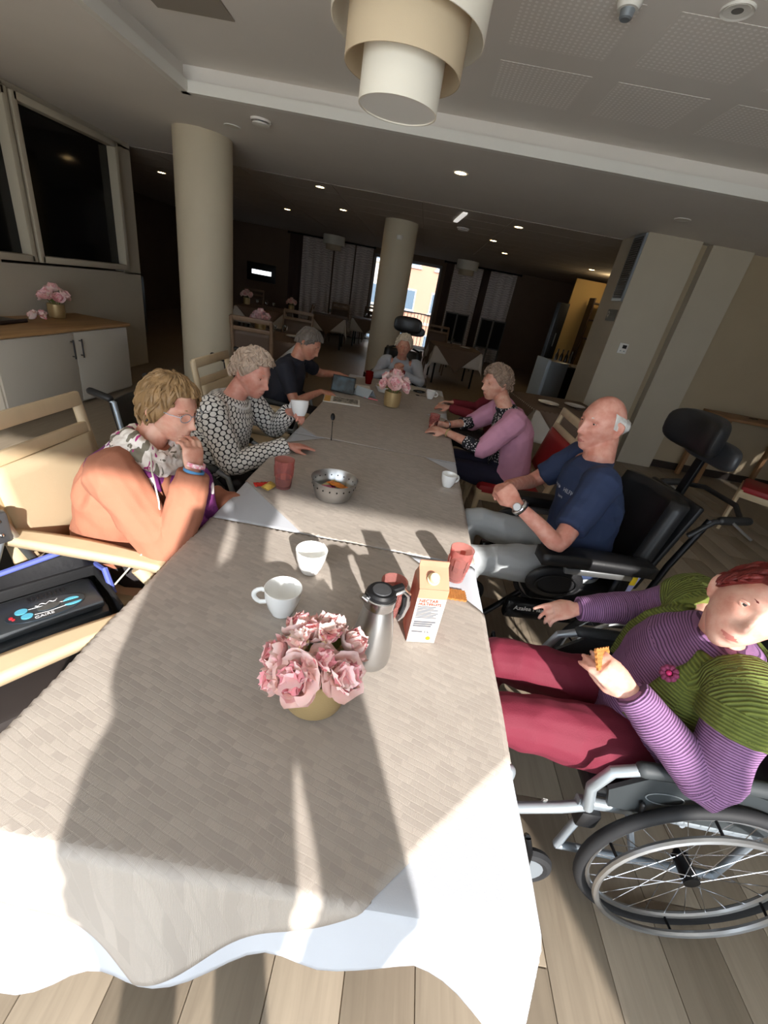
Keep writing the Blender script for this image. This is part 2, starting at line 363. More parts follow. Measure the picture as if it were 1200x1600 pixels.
# ================================================================= TABLES AND CLOTHS
T = .75
X0, X1 = -.62, .36
SEAM = [.31, 1.33, 2.43, 3.47, 4.6]
TWOOD = M('table_wood', (150, 112, 78), .5, var=.2, vscale=6, stretch=(1, .1, 1))
LINEN = M('white_tablecloth', (196, 199, 206), .75, bump=.06, bscale=500)
def topper_mat():
    m, nt, b, L = custom('taupe_damask', .62)
    tc = N(nt, 'ShaderNodeTexCoord'); mp = N(nt, 'ShaderNodeMapping'); mp.inputs['Rotation'].default_value = (0, 0, math.radians(18)); L(tc.outputs['Object'], mp.inputs[0])
    nz = N(nt, 'ShaderNodeTexNoise'); nz.inputs['Scale'].default_value = 7; L(mp.outputs[0], nz.inputs['Vector'])
    vm = N(nt, 'ShaderNodeVectorMath', operation='MULTIPLY_ADD'); L(nz.outputs['Color'], vm.inputs[0]); vm.inputs[1].default_value = (.02, .02, 0); L(mp.outputs[0], vm.inputs[2])
    br = N(nt, 'ShaderNodeTexBrick'); L(vm.outputs[0], br.inputs['Vector']); br.inputs['Scale'].default_value = 1.0
    br.inputs['Color1'].default_value = (.0, .0, .0, 1); br.inputs['Color2'].default_value = (1, 1, 1, 1); br.inputs['Mortar'].default_value = (.5, .5, .5, 1)
    br.inputs['Brick Width'].default_value = .030; br.inputs['Row Height'].default_value = .013; br.inputs['Mortar Size'].default_value = .0012; br.offset = .37; br.squash = 1.6; br.squash_frequency = 3
    wv = N(nt, 'ShaderNodeTexWave'); wv.inputs['Scale'].default_value = 130; wv.inputs['Distortion'].default_value = 3; L(mp.outputs[0], wv.inputs['Vector'])
    mx = N(nt, 'ShaderNodeMix', data_type='RGBA'); mx.inputs[6].default_value = lin((166, 156, 147)); mx.inputs[7].default_value = lin((182, 172, 162)); L(br.outputs['Color'], mx.inputs[0])
    L(mx.outputs[2], b.inputs['Base Color'])
    h = math_(nt, 'ADD', math_(nt, 'MULTIPLY', br.outputs['Fac'], -.7), math_(nt, 'MULTIPLY', math_(nt, 'MULTIPLY', wv.outputs['Fac'], br.outputs['Color']), .7))
    bp = N(nt, 'ShaderNodeBump'); bp.inputs['Strength'].default_value = .4; bp.inputs['Distance'].default_value = .0014; L(h, bp.inputs['Height']); L(bp.outputs[0], b.inputs['Normal'])
    return m
TAUPE = topper_mat()
def drape(x, y, R, zt, off=0.):
    x0, x1, y0, y1 = R
    ex = x - x1 if x > x1 else (x - x0 if x < x0 else 0.); ey = y - y1 if y > y1 else (y - y0 if y < y0 else 0.)
    cx, cy = min(max(x, x0), x1), min(max(y, y0), y1)
    d = math.hypot(ex, ey)
    if d < 1e-6: return (x, y, zt + off)
    ux, uy = ex / d, ey / d
    corner = 2 * abs(ux * uy)
    rr = .012
    if d < rr * 1.57:
        a = d / rr; out, dn = rr * math.sin(a), rr * (1 - math.cos(a))
    else: out, dn = rr, rr + (d - rr * 1.57)
    ph = (cy if ex else cx) * 19.0
    out += d * (.06 + .17 * corner ** 1.5) + (0 if corner > .05 else .030 * min(1, d / .25) * math.sin(ph) * .6) + off
    return (cx + ux * out, cy + uy * out, zt - dn + off)
def table(i):
    y0, y1 = SEAM[i], SEAM[i + 1]; cy = (y0 + y1) / 2; cx = (X0 + X1) / 2
    names = ('nearest', 'second', 'third', 'farthest')
    t = tag(empty('dining_table', (cx, cy, 0)), names[i] + ' table of the long row, hidden under its white and taupe cloths', 'table'); o = (cx, cy, 0)
    MB().box((cx, cy, T - .018), (X1 - X0 - .004, y1 - y0 - .006, .03), bev=.006).build('tabletop', TWOOD, t, o)
    for sx in (X0 + .08, X1 - .08):
        for sy in (y0 + (.45 if i == 0 else .08), y1 - .08):
            MB().box((sx, sy, .36), (.055, .055, .72), bev=.006).build('leg', TWOOD, t, o)
    # white cloth
    R = (X0, X1, y0 if i == 0 else y0 - 9, y1 if i == 3 else y1 + 9)
    xs = sorted(set([X0 - .27 + k * .015 for k in range(18)] + [X0 + k * (X1 - X0) / 30 for k in range(31)] + [X1 + k * .015 for k in range(1, 19)]))
    nb = 60
    def fb(x):
        if i > 0: return y0 + .002
        if x < .08: d = .17 + min(.36, (.08 - x) * .62)
        elif x < .2: d = .17
        else: d = .17 + min(.2, (x - .2) * .9)
        return y0 - d - .006 * math.sin(x * 31)
    def fe(x): return y1 - .002 if i < 3 else y1 + .26
    b = MB(); V = []
    for x in xs:
        a, e = fb(x), fe(x)
        ys = [a + (e - a) * k / nb for k in range(nb + 1)]
        if i == 0:   # put a row of points exactly on the table edge
            ys = [a + (y0 - a) * k / 18 for k in range(18)] + [y0 + (e - y0) * k / (nb - 18) for k in range(nb - 17)]
        V.append([drape(x, y, R, T) for y in ys])
    n = len(V[0])
    b.add([p for r in V for p in r], [(q * n + k, (q + 1) * n + k, (q + 1) * n + k + 1, q * n + k + 1) for q in range(len(V) - 1) for k in range(n - 1)])
    c = b.build('tablecloth', LINEN, None, (cx, cy, T), solid=.0015)
    tag(c, ('white cloth of the nearest table, hanging in folds at the front', 'white cloth of the second table of the row, showing at its left corner', 'white cloth of the third table, under the pink flowers',
            'white cloth of the farthest table, before the woman in grey')[i], 'tablecloth', 'white cloths of the long table')
    # taupe diamond topper, tucked between the tables
    A0, A1, B0, B1 = ((-.39, 1.44, -2.05, -.215), (1.045, 2.61, -2.86, -.985), (1.945, 3.78, -3.9, -2.08), (2.95, 4.66, -5.0, -3.28))[i]  # ranges of x+y and x-y
    bm = bmesh.new(); nn = 76; vs_ = []
    for p in range(nn + 1):
        for q in range(nn + 1):
            s_, d_ = A0 + (A1 - A0) * p / nn, B0 + (B1 - B0) * q / nn
            vs_.append(bm.verts.new(((s_ + d_) / 2, (s_ - d_) / 2, 0)))
    for p in range(nn):
        for q in range(nn): bm.faces.new([vs_[p * (nn + 1) + q], vs_[(p + 1) * (nn + 1) + q], vs_[(p + 1) * (nn + 1) + q + 1], vs_[p * (nn + 1) + q + 1]])
    def cut(co, no, clear): bmesh.ops.bisect_plane(bm, geom=bm.verts[:] + bm.edges[:] + bm.faces[:], plane_co=co, plane_no=no, clear_outer=clear)
    if i > 0: cut((0, y0 + .003, 0), (0, -1, 0), True)
    else: cut((0, y0, 0), (0, -1, 0), False); cut((0, y0 - .019, 0), (0, -1, 0), False)
    if i < 3: cut((0, y1 - .003, 0), (0, 1, 0), True)
    else: cut((0, y1 + .22, 0), (0, 1, 0), True)
    for xx, nx in ((X0, -1), (X1, 1), (X0 - .019, -1), (X1 + .019, 1)): cut((xx, 0, 0), (nx, 0, 0), False)
    cut((X0 - .26, 0, 0), (-1, 0, 0), True); cut((X1 + .26, 0, 0), (1, 0, 0), True)
    for v in bm.verts:
        q = Vector(drape(v.co.x, v.co.y, R, T, .003)); q.z += .0018 * mnoise.noise(Vector((v.co.x * 6, v.co.y * 6, i))) ; v.co = q
    c2 = MB().bm(bm).build('table_topper', TAUPE, None, (cx, cy, T + .003), solid=.0012)
    tag(c2, ('taupe damask topper in front, its corner hanging over the white cloth', 'taupe topper under the steel bowl', 'taupe topper under the black spoon and the polka-dot sleeve',
             'taupe topper at the far end under the tablet and flowers')[i], 'tablecloth', 'taupe toppers of the long table')
for i in range(4): table(i)
ZT = T + .006
# ================================================================= THINGS ON THE TABLE
PORC = M('white_porcelain', (238, 238, 236), .18, coat=.5)
def cup(x, y, z, hang, s, label, tilt=None, fill=None):
    c = tag(empty('coffee_cup', (x, y, z), hang), label, 'cup', 'white coffee cups')
    pr = [(.0, .004), (.028, .002), (.030, .0), (.031, .004), (.040, .022), (.049, .055), (.052, .084), (.0505, .085), (.049, .083), (.046, .055), (.036, .022), (.02, .010), (.0, .009)]
    MB().lathe([(r * s, h * s) for r, h in pr], n=36).build('bowl', PORC, c)
    MB().tube([Vector((.043 + .0, 0, .03)) * s] + [Vector((.05 + .03 * math.sin(a), 0, .048 + .024 * -math.cos(a))) * s for a in [.4 + k * .35 for k in range(8)]] + [Vector((.048, 0, .068)) * s], .0055 * s, 10, flat=1.3).build('handle', PORC, c)
    if fill: MB().lathe([(0, .02 * s), (.035 * s, .02 * s), (.0, .021 * s)], n=24).build('coffee', M('coffee', (60, 36, 20), .15), c)
    if tilt is not None: c.rotation_euler = tilt
    return c
cup(-.203, 1.115, ZT, math.radians(70), .98, 'white coffee cup standing alone behind the other near cup')
cup(-.232, .905, ZT, math.radians(185), 1.0, 'white coffee cup with its handle to the left, behind the peonies')
cup(.297, 2.04, ZT, math.radians(30), .80, 'small white cup near the right edge of the table, by the seated man')
cup(.226, 4.10, ZT, math.radians(10), .88, 'small white cup at the far right of the table')
cup(-.555, 2.25, .915, math.radians(150), .96, 'white cup held up by the woman in the polka-dot blouse', tilt=(.12, .18, 2.6))
# tumblers
TUMB = M('pink_tumbler', (255, 172, 164), .10, trans=.8, ior=1.04); JUICE = M('orange_juice', (255, 140, 30), .3)
TUMR = M('red_tumbler', (130, 24, 20), .12, trans=.3, ior=1.06)
def tumbler(x, y, z, label, fill=.05, s=1., mt=TUMB, rz=.2, grp='pink tumblers'):
    t = tag(empty('tumbler', (x, y, z), rz), label, 'glass', grp)
    b = MB(); n = 10
    for (r, h), (r2, h2) in (((.029, 0), (.039, .115)),):
        out = [(r * s, 0), (.032 * s, .02 * s), (.036 * s, .08 * s), (.039 * s, .118 * s), (.0375 * s, .118 * s), (.0345 * s, .08 * s), (.0305 * s, .022 * s), (.027 * s, .008 * s), (0, .008 * s)]
        b.lathe(out, n=20)
    b.build('tumbler_wall', mt, t)
    for k in range(6):
        a = k * math.pi / 3; R = Matrix.Rotation(a, 3, 'Z')
        MB().box(R @ Vector((.0362 * s, 0, .068 * s)), (.0025 * s, .018 * s, .045 * s), R @ Matrix.Rotation(.07, 3, 'Y'), bev=.001).build('facet', mt, t)
    if fill: MB().lathe([(0, .0095 * s), (.0250 * s, .0095 * s), (.0285 * s, .023 * s), ((.0288 + max(0, fill - .023) * .06) * s, fill * s), (0, fill * s)], n=20).build('juice', JUICE, t)
    return t
tumbler(.068, .985, ZT, 'pink tumbler between the steel jug and the juice carton', .03)
tumbler(.285, 1.225, ZT, 'pink tumbler half full of orange juice on the white cloth corner', .06, 1.05)
tumbler(-.462, 1.675, ZT, 'pink tumbler with some orange juice beside the snack wrappers', .045, 1.12)
tumbler(-.165, 4.42, ZT, 'coral pink tumbler before the woman in grey', .1, 1.15)
tumbler(.235, 3.06, ZT, 'pink tumbler held by the woman in the pink cardigan', .03, .95)
tumbler(-.39, 4.25, ZT, 'dark red tumbler behind the tablet', .05, 1., TUMR)
# steel jug
j = tag(empty('vacuum_jug', (.03, .80, ZT), math.radians(28)), 'brushed steel vacuum jug with a black lid', 'jug')
MB().lathe([(0, 0), (.050, 0), (.053, .006), (.054, .03), (.051, .08), (.043, .135), (.036, .17), (.035, .176), (.0365, .178), (.037, .196), (.036, .197), (0, .197)], n=44).build('body', STEEL, j)
MB().lathe([(.0375, .178), (.039, .182), (.0395, .205), (.037, .207), (.0, .206)], n=40).build('collar', CHROME, j)
lid = MB().lathe([(0, .203), (.035, .203), (.036, .216), (.031, .222), (0, .220)], n=36).build('lid', BLACK, j)
MB().lathe([(0, .218), (.024, .2185), (.022, .224), (0, .225)], n=28).build('lid_button', M('dark_grey_plastic', (66, 66, 68), .35), lid)
MB().box((.042, 0, .222), (.032, .016, .009), Matrix.Rotation(-.25, 3, 'Y'), bev=.003).build('thumb_lever', BLACK, lid)
MB().tube([(.036, 0, .205), (.058, 0, .212), (.074, 0, .196), (.077, 0, .165), (.070, 0, .13), (.062, 0, .115)], [.006, .008, .0085, .0085, .007, .004], 10, flat=1.4, up=(0, 1, 0)).build('handle', CHROME, j)
MB().tube([(.064, 0, .192), (.069, 0, .165), (.064, 0, .135)], .005, 8, flat=1.2, up=(0, 1, 0)).build('handle_insert', BLACK, j)
MB().tube([(-.034, 0, .20), (-.052, 0, .214)], [.012, .006], 10).build('spout', CHROME, j)
# juice carton
CW, CD, CH = .08, .078, .185
cb = tag(empty('juice_carton', (.160, .925, ZT), math.radians(10)), 'white and peach juice carton with a screw cap, beside the steel jug', 'carton')
CARTON = M('carton_white', (176, 172, 166), .4); PEACH = M('carton_peach', (182, 134, 108), .4); CRED = M('carton_red', (176, 76, 60), .4, var=.4, vscale=18, col2=(206, 130, 104))
b = MB(); h = CW / 2; d = CD / 2
P = [(-h, -d, 0), (h, -d, 0), (h, d, 0), (-h, d, 0), (-h, -d, CH), (h, -d, CH), (h, d, CH), (-h, d, CH), (-h, .012, CH + .038), (h, .012, CH + .038)]
b.add(P, [(0, 3, 2, 1), (0, 1, 5, 4)], 0).add(P, [(1, 2, 6, 5), (3, 0, 4, 7), (2, 3, 7, 6)], 1).add(P, [(4, 5, 9, 8), (6, 7, 8, 9)], 2).add(P, [(5, 6, 9), (7, 4, 8)], 2)
b.build('box', [CARTON, CRED, PEACH], cb, smooth=False)
MB().box((0, .014, CH + .046), (CW, .004, .018)).build('top_seal', PEACH, cb, smooth=False)
Rg = RM((1, 0, 0), (0, math.cos(.62), math.sin(.62)), (0, -math.sin(.62), math.cos(.62)))
MB().lathe([(.017, 0), (.017, .006), (.0135, .007), (.0135, .02), (.012, .022), (0, .022)], n=24, rot=Rg, c=(-.004, -.018, CH + .017)).build('screw_cap', M('cap_cream', (204, 190, 150), .35), cb)
FR = RM((1, 0, 0), (0, 0, 1), (0, -1, 0))
OTX = M('orange_print', (164, 66, 28), .5); GTX = M('grey_print', (92, 92, 98), .5)
MB().box((0, -d - .0006, CH - .014), (CW * .99, .0008, .03)).build('peach_band', PEACH, cb, smooth=False)
text_part('lettering', 'NECTAR', .0135, OTX, cb, (-.033, -d - .001, CH - .038), FR, align='LEFT')
text_part('lettering', 'MULTIFRUITS', .0105, OTX, cb, (-.033, -d - .001, CH - .049), FR, align='LEFT')
g = MB()
for k, wd in enumerate((.05, .045, .058, .04, .06, .056, .05, .058)): g.box((-.033 + wd / 2, -d - .0006, CH - .058 - k * .0052), (wd, .0008, .0022))
for k, wd in enumerate((.06, .052, .05)): g.box((-.033 + wd / 2, -d - .0006, CH - .110 - k * .0072), (wd, .0008, .0042))
g.build('small_print', GTX, cb, smooth=False)
text_part('lettering', '1 L', .011, GTX, cb, (.002, -d - .001, .040), FR, align='LEFT'); MB().box((-.018, -d - .0006, .040), (.03, .0008, .0035)).build('small_print', GTX, cb, smooth=False)
MB().lathe([(0, 0), (.0065, 0), (.0065, .0009), (0, .0009)], n=16, rot=FR, c=(.018, -d - .0002, .017)).build('yellow_emblem', M('yellow_print', (206, 140, 24), .5), cb)
# biscuit on the table
def biscuit(name, c, rz, label, parent_mat=None, R=None):
    BIS = M('biscuit', (186, 122, 62), .8, var=.25, vscale=90, bump=.5, bscale=220)
    t = tag(empty(name, c, rz), label, 'biscuit')
    pts = []
    L, W_, n = .034, .026, 9
    for k in range(n * 4):
        s_, q = divmod(k, n); u = q / n * 2 - 1; bb = .0015 * math.cos(k * math.pi)
        pts.append(((u * L, -W_ - bb), (L + bb, u * W_), (-u * L, W_ + bb), (-L - bb, -u * W_))[s_])
    MB().prism(pts, 0, .006).build('slab', BIS, t)
    for ix in range(-3, 4):
        for iy in range(-2, 3):
            MB().lathe([(0, 0), (.0015, 0), (.0015, .0004), (0, .0004)], n=6, c=(ix * .009, iy * .009, .0062)).build('prick_mark', M('biscuit_dark', (150, 84, 34), .9), t)
    return t
biscuit('biscuit', (.283, 1.128, ZT), .05, 'golden butter biscuit lying beside the juice carton')
# steel bowl with holes and the snacks in it
bw_ = tag(empty('steel_bowl', (-.238, 1.672, ZT)), 'steel bowl with a row of small holes in the middle of the table', 'bowl')
MB().lathe([(0, .002), (.066, 0), (.074, .004), (.090, .045), (.101, .088), (.103, .090), (.101, .091), (.0985, .088), (.0875, .045), (.071, .007), (0, .005)], n=56).build('bowl_wall', STEEL, bw_)
hm = MB().ball((0, 0, 0), (.0012, .0036, .0042), 10).build('hole', M('hole_dark', (30, 28, 26), .9), bw_)
for k in range(20):
    q = hm if k == 0 else copy_tree(hm, bw_); a = k * 2 * math.pi / 20
    q.location = (.0958 * math.cos(a), .0958 * math.sin(a), .064); q.rotation_euler = (0, 0, a)
    q2 = copy_tree(hm, bw_); q2.location = (.0925 * math.cos(a), .0925 * math.sin(a), .064); q2.rotation_euler = (0, 0, a)
def packet(c, rz, col, label, s=1., tilt=0.):
    p = tag(empty('snack_packet', c, rz), label, 'packet'); p.rotation_euler = (tilt, 0, rz)
    mt = M('foil_%d_%d_%d' % col, col, .25, .3, var=.3, vscale=40, bump=.4, bscale=60)
    MB().grid(lambda u, v: Vector(((u - .5) * .07 * s, (v - .5) * .045 * s, (.010 * math.sin(math.pi * u) * math.sin(math.pi * v) + .004 * mnoise.noise(Vector((u * 5, v * 5, col[0])))) * s + .006)), 14, 10).grid(
        lambda u, v: Vector(((u - .5) * .07 * s, (.5 - v) * .045 * s, -.006 * math.sin(math.pi * u) * math.sin(math.pi * v) * s + .006)), 14, 10).build('foil', mt, p)
    for sx in (-1, 1):
        MB().grid(lambda u, v: Vector((sx * (.035 + .009 * u) * s, (v - .5) * .045 * s, .006 + .003 * math.sin(v * 30))), 2, 20).build('crimped_end', mt, p)
    return p
packet((-.27, 1.655, ZT + .040), .4, (238, 120, 170), 'pink foil snack packet in the steel bowl', 1.0, .1)
packet((-.22, 1.675, ZT + .052), -.5, (246, 150, 60), 'orange foil snack packet on top in the steel bowl', 1.1, -.15)
packet((-.255, 1.70, ZT + .036), 1.1, (240, 226, 170), 'cream foil snack packet at the back of the steel bowl', 1.1, .2)
packet((-.205, 1.64, ZT + .038), .9, (250, 240, 240), 'white foil snack packet at the front of the steel bowl', .9, .1)
packet((-.545, 1.655, ZT), .6, (206, 44, 30), 'red snack wrapper lying left of the pink tumbler', .9)
packet((-.515, 1.64, ZT + .004), 1.3, (248, 214, 110), 'yellow snack wrapper crumpled beside the pink tumbler', .85, .2)
# ================================================================= PEONIES
PET = [M('petal_pale', (246, 218, 212), .6, sss=.15), M('petal_pink', (240, 194, 194), .6, sss=.15), M('petal_deep', (226, 146, 154), .6, sss=.15), M('petal_cream', (240, 224, 176), .6, sss=.15)]
LEAFM = M('leaf_green', (112, 128, 66), .6)
def petal_pts(L, W, cup_, nu=6, nv=6):
    def fn(u, v):
        s = (v - .5) * 2; wd = W * math.sin(math.pi * (.12 + .70 * u)) ** .7
        x = s * wd; rr = .0022 * math.sin(9 * v + 3 * u) * u
        return Vector((x, L * u * (1 - .25 * cup_ * u), cup_ * L * (u ** 2) * .55 + .35 * W * s * s * (1 - .3 * u) + rr))
    return MB().grid(fn, nu, nv)
PETMESH = [petal_pts(.042, .026, c).build('petal', PET[0]).data for c in (.5, 1.0, 1.6)]
for q in [o for o in bpy.data.objects if o.name.startswith('petal')]: bpy.data.objects.remove(q)
PETM = {}
def petal_mesh(kind, mi):
    if (kind, mi) not in PETM:
        me = PETMESH[kind].copy(); me.name = 'petal'; me.materials.clear(); me.materials.append(PET[mi]); PETM[(kind, mi)] = me
    return PETM[(kind, mi)]
def bloom(parent, c, up, s, closed=False, split=True, seed=0):
    """one peony: core ball and rings of petals opening along 'up'"""
    rnd = random.Random(seed); up = Vector(up).normalized(); ex = up.orthogonal().normalized(); ey = up.cross(ex); R0 = RM(ex, ey, up)
    core = MB().ball((0, 0, .016 * s), (.015 * s, .015 * s, .017 * s), 12)
    rings = ((5, 1.25, 2, 2), (6, .95, 2, 1), (7, .62, 1, 0), (7, .30, 0, 0)) if not closed else ((5, 1.42, 2, 3), (6, 1.22, 2, 1), (6, 1.0, 2, 0))
    tr = []
    for r, (n, ang, kind, mi) in enumerate(rings):
        for k in range(n):
            a = 2 * math.pi * (k + .5 * (r % 2)) / n + rnd.uniform(-.12, .12); an = ang + rnd.uniform(-.14, .14)
            R = Matrix.Rotation(a, 3, 'Z') @ Matrix.Rotation(an, 3, 'X')
            sc = s * (.75 + .13 * r) * rnd.uniform(.9, 1.12)
            tr.append((kind, mi if rnd.random() > .2 else (mi + 1) % 3, R, Vector((0, 0, .004 * s * (3 - r))) + R @ Vector((0, .006 * s, 0)), sc))
    if split:
        o = core.build('bloom', PET[3] if closed else PET[2], parent); m = R0.to_4x4(); m.translation = c; o.matrix_local = m
        for kind, mi, R, t, sc in tr:
            p = bpy.data.objects.new('petal', petal_mesh(kind, mi)); COL.objects.link(p); p.parent = o
            m = (R * sc).to_4x4(); m.translation = t; p.matrix_local = m
    else:
        b = MB()
        b.v = [tuple(v) for v in core.v]; b.f = list(core.f); b.m = [2] * len(core.f)
        for kind, mi, R, t, sc in tr:
            me = petal_mesh(kind, mi); b.add([t + R @ (v.co * sc) for v in me.vertices], [list(p.vertices) for p in me.polygons], mi)
        b.v = [tuple(Vector(c) + R0 @ Vector(v)) for v in b.v]
        o = b.build('bloom', PET, parent)
    return o
def peony_pot(x, y, z, s, label, split, seed, spec=None, rz=0., pot=1.):
    p = tag(empty('peony_pot', (x, y, z), rz), label, 'flowers', 'gold pots of peonies')
    MB().lathe([(r_ * s * pot, h_ * s) for r_, h_ in ((0, 0), (.052, 0), (.058, .006), (.063, .05), (.062, .108), (.060, .110), (.057, .108), (.057, .09), (0, .09))], n=40).build('pot', GOLD, p)
    sp = spec or [((0, 0, .20), (0, 0, 1), 1.2, False), ((.055, .02, .17), (1, .4, .8), 1.1, False), ((-.05, .03, .175), (-1, .5, .9), 1.1, False), ((0, -.055, .165), (.1, -1, .7), 1.25, False), ((-.06, -.03, .15), (-1, -.7, .5), 1., False), ((.03, .06, .165), (.4, 1, .8), 1., False), ((.06, -.035, .155), (1, -.7, .6), 1.05, False)]
    for k, (c, up, sc, cl) in enumerate(sp):
        bloom(p, Vector(c) * s, up, sc * s, cl, split, seed + k)
        MB().tube([(c[0] * .3 * s, c[1] * .3 * s, .085 * s), (c[0] * .7 * s, c[1] * .7 * s, (.06 + c[2] * .5) * s), (c[0] * s, c[1] * s, c[2] * s)], .003 * s, 6).build('stem', LEAFM, p)
    for k in range(6):
        a = k * 1.05 + .4; b = petal_pts(.05 * s, .014 * s, .5); R = Matrix.Rotation(a, 3, 'Z') @ Matrix.Rotation(.55, 3, 'X')
        b.v = [tuple(R @ Vector(v) + Vector((-.035 * s * math.sin(a), .035 * s * math.cos(a), .12 * s))) for v in b.v]; b.build('leaf', LEAFM, p)
    return p
peony_pot(-.080, .655, ZT, 1.0, 'gold pot of big pink peonies, the nearest on the table', True, 11,
          [((.010, .044, .140), (.05, .8, 1), 1.05, False), ((.010, .004, .160), (.1, .1, 1), .86, True), ((-.034, -.008, .150), (-.35, -.2, 1), .86, True), ((-.026, -.052, .122), (-.25, -1, .75), 1.20, False), ((.046, -.036, .128), (.7, -.75, .8), 1.15, False),
           ((-.066, -.018, .120), (-1, -.3, .55), 1.0, False), ((-.044, .044, .132), (-.7, .7, .9), 1.0, False), ((.050, .024, .136), (.9, .4, .8), 1.0, False), ((-.068, -.050, .104), (-1, -.8, .3), .8, False), ((.010, -.030, .140), (.2, -.5, 1), .9, False), ((-.015, .02, .145), (-.2, .2, 1), .9, False)], pot=1.18)
peony_pot(-.107, 3.52, ZT, 1.12, 'gold pot of pale peonies at the far end of the table', False, 40)
# papers, tablet, magazine, spoon at the far end
mg = tag(empty('magazine', (-.50, 3.38, ZT), math.radians(8)), 'puzzle magazine with a yellow strip lying before the tablet', 'magazine')
MB().box((0, 0, .003), (.29, .2, .006)).build('pages', M('paper', (228, 224, 216), .8), mg, smooth=False)
MB().box((.03, .01, .0064), (.2, .15, .001)).build('picture', M('magazine_picture', (60, 56, 52), .5, var=.9, vscale=60, col2=(190, 180, 165)), mg, smooth=False)
MB().box((-.115, .0, .0064), (.05, .19, .001)).build('yellow_strip', M('magazine_yellow', (220, 168, 90), .5), mg, smooth=False)
tb = tag(empty('tablet', (-.545, 3.66, ZT), math.radians(-4)), 'black tablet standing upright in its folding case', 'tablet')
Rt = Matrix.Rotation(-.35, 3, 'X')
MB().box((0, 0, .072), (.2, .012, .14), Rt, bev=.004).build('case', BLACK, tb)
MB().box(Rt @ Vector((0, -.0068, 0)) + Vector((0, 0, .072)), (.18, .0012, .12), Rt).build('screen', M('tablet_screen', (70, 96, 110), .08, var=.8, vscale=12, col2=(14, 18, 22)), tb, smooth=False)
MB().box((0, .06, .03), (.19, .005, .09), Matrix.Rotation(.9, 3, 'X')).build('stand_flap', BLACK, tb, smooth=False)
bk = tag(empty('open_book', (-.36, 3.70, ZT), math.radians(-30)), 'shiny silver-white booklet standing open beside the tablet', 'book')
for sy in (-1, 1): MB().box((0, sy * .03, .035), (.17, .006, .085), Matrix.Rotation(sy * .75, 3, 'X')).build('cover', M('silver_cover', (190, 200, 206), .25, .3), bk, smooth=False)
nb_ = tag(MB().box((0, 0, .004), (.3, .17, .006), bev=.001).build('newspaper', M('newsprint', (206, 200, 190), .9, var=.25, vscale=90)), 'folded newspaper beside the coral tumbler at the table end', 'newspaper'); nb_.location = (.03, 4.40, ZT); nb_.rotation_euler = (0, 0, -.12)
nb2 = tag(MB().box((0, 0, .003), (.26, .2, .005), bev=.001).build('paper_napkin', M('paper', (228, 224, 216), .8)), 'white paper under the tablet', 'paper'); nb2.location = (-.47, 4.0, ZT); nb2.rotation_euler = (0, 0, .2)
gc = tag(empty('glasses_case', (.12, 4.28, ZT), .2), 'black glasses case beside the folded newspaper', 'case')
MB().ball((0, 0, .013), (.065, .026, .013), 16).build('shell', BLACK, gc); MB().box((0, -.0255, .013), (.05, .003, .003)).build('seam', GREYM, gc)
wb = tag(empty('biscuit_bowl', (-.22, 4.02, ZT)), 'white bowl of biscuits behind the far peonies', 'bowl')
MB().lathe([(0, 0), (.05, 0), (.085, .05), (.083, .052), (.05, .008), (0, .008)], n=32).build('bowl_wall', PORC, wb)
rr = random.Random(3)
for k in range(7): MB().ball((rr.uniform(-.045, .045), rr.uniform(-.045, .045), .045 + .006 * (k % 3)), (.022, .018, .009), 10).build('cake', M('cake', (196, 160, 96), .8, var=.3, vscale=60), wb)
def spoon(name, c, R, label):
    s = tag(empty(name, c), label, 'spoon'); s.rotation_euler = R
    MB().tube([(0, -.12, .004), (0, -.06, .007), (0, -.005, .003)], [.0035, .0022, .003], 8, flat=.6).build('handle', BLACKM, s)
    MB().ball((0, .022, .001), (.0135, .022, .004), 14).build('spoon_bowl', BLACKM, s); return s
spoon('teaspoon', (-.405, 2.46, .86), (1.1, 0, .25), 'dark teaspoon held upright by the woman in polka dots')
spoon('teaspoon', (.13, 4.13, ZT + .002), (0, 0, 1.2), 'teaspoon lying left of the far white cup')
pen = tag(empty('pen', (-.30, 3.62, ZT + .005), 1.45), 'pink pen lying by the far flower pot', 'pen')
MB().tube([(0, -.07, 0), (0, .05, 0)], .0045, 8).build('barrel', M('pink_plastic', (220, 110, 120), .4), pen); MB().tube([(0, .05, 0), (0, .07, 0)], [.0045, .001], 8).build('tip', GREYM, pen)
# ================================================================= PEOPLE
def remesh(mb, voxel, smooth=6, factor=.5):
    me = bpy.data.meshes.new('tmp'); me.from_pydata(mb.v, [], mb.f); me.update()
    bm = bmesh.new(); bm.from_mesh(me); bmesh.ops.recalc_face_normals(bm, faces=bm.faces); bm.to_mesh(me); bm.free()
    o = bpy.data.objects.new('tmp', me); COL.objects.link(o)
    r = o.modifiers.new('r', 'REMESH'); r.mode = 'VOXEL'; r.voxel_size = voxel
    if smooth:
        s = o.modifiers.new('s', 'SMOOTH'); s.factor = factor; s.iterations = smooth
    dg = bpy.context.evaluated_depsgraph_get(); out = bpy.data.meshes.new_from_object(o.evaluated_get(dg))
    bpy.data.objects.remove(o); bpy.data.meshes.remove(me)
    return out
def finish(me, name, mats, parent, org):
    co = np.empty(len(me.vertices) * 3, 'f'); me.vertices.foreach_get('co', co); co = co.reshape(-1, 3) - np.array(org, 'f'); me.vertices.foreach_set('co', co.ravel())
    me.materials.clear()
    for m in mats: me.materials.append(m)
    me.polygons.foreach_set('use_smooth', [True] * len(me.polygons)); me.name = name; me.update()
    o = bpy.data.objects.new(name, me); COL.objects.link(o); o.parent = parent; return o
def ellring(c, ax, ay, rx, ry, n=24):
    return [c + ax * (rx * math.cos(2 * math.pi * k / n)) + ay * (ry * math.sin(2 * math.pi * k / n)) for k in range(n)]
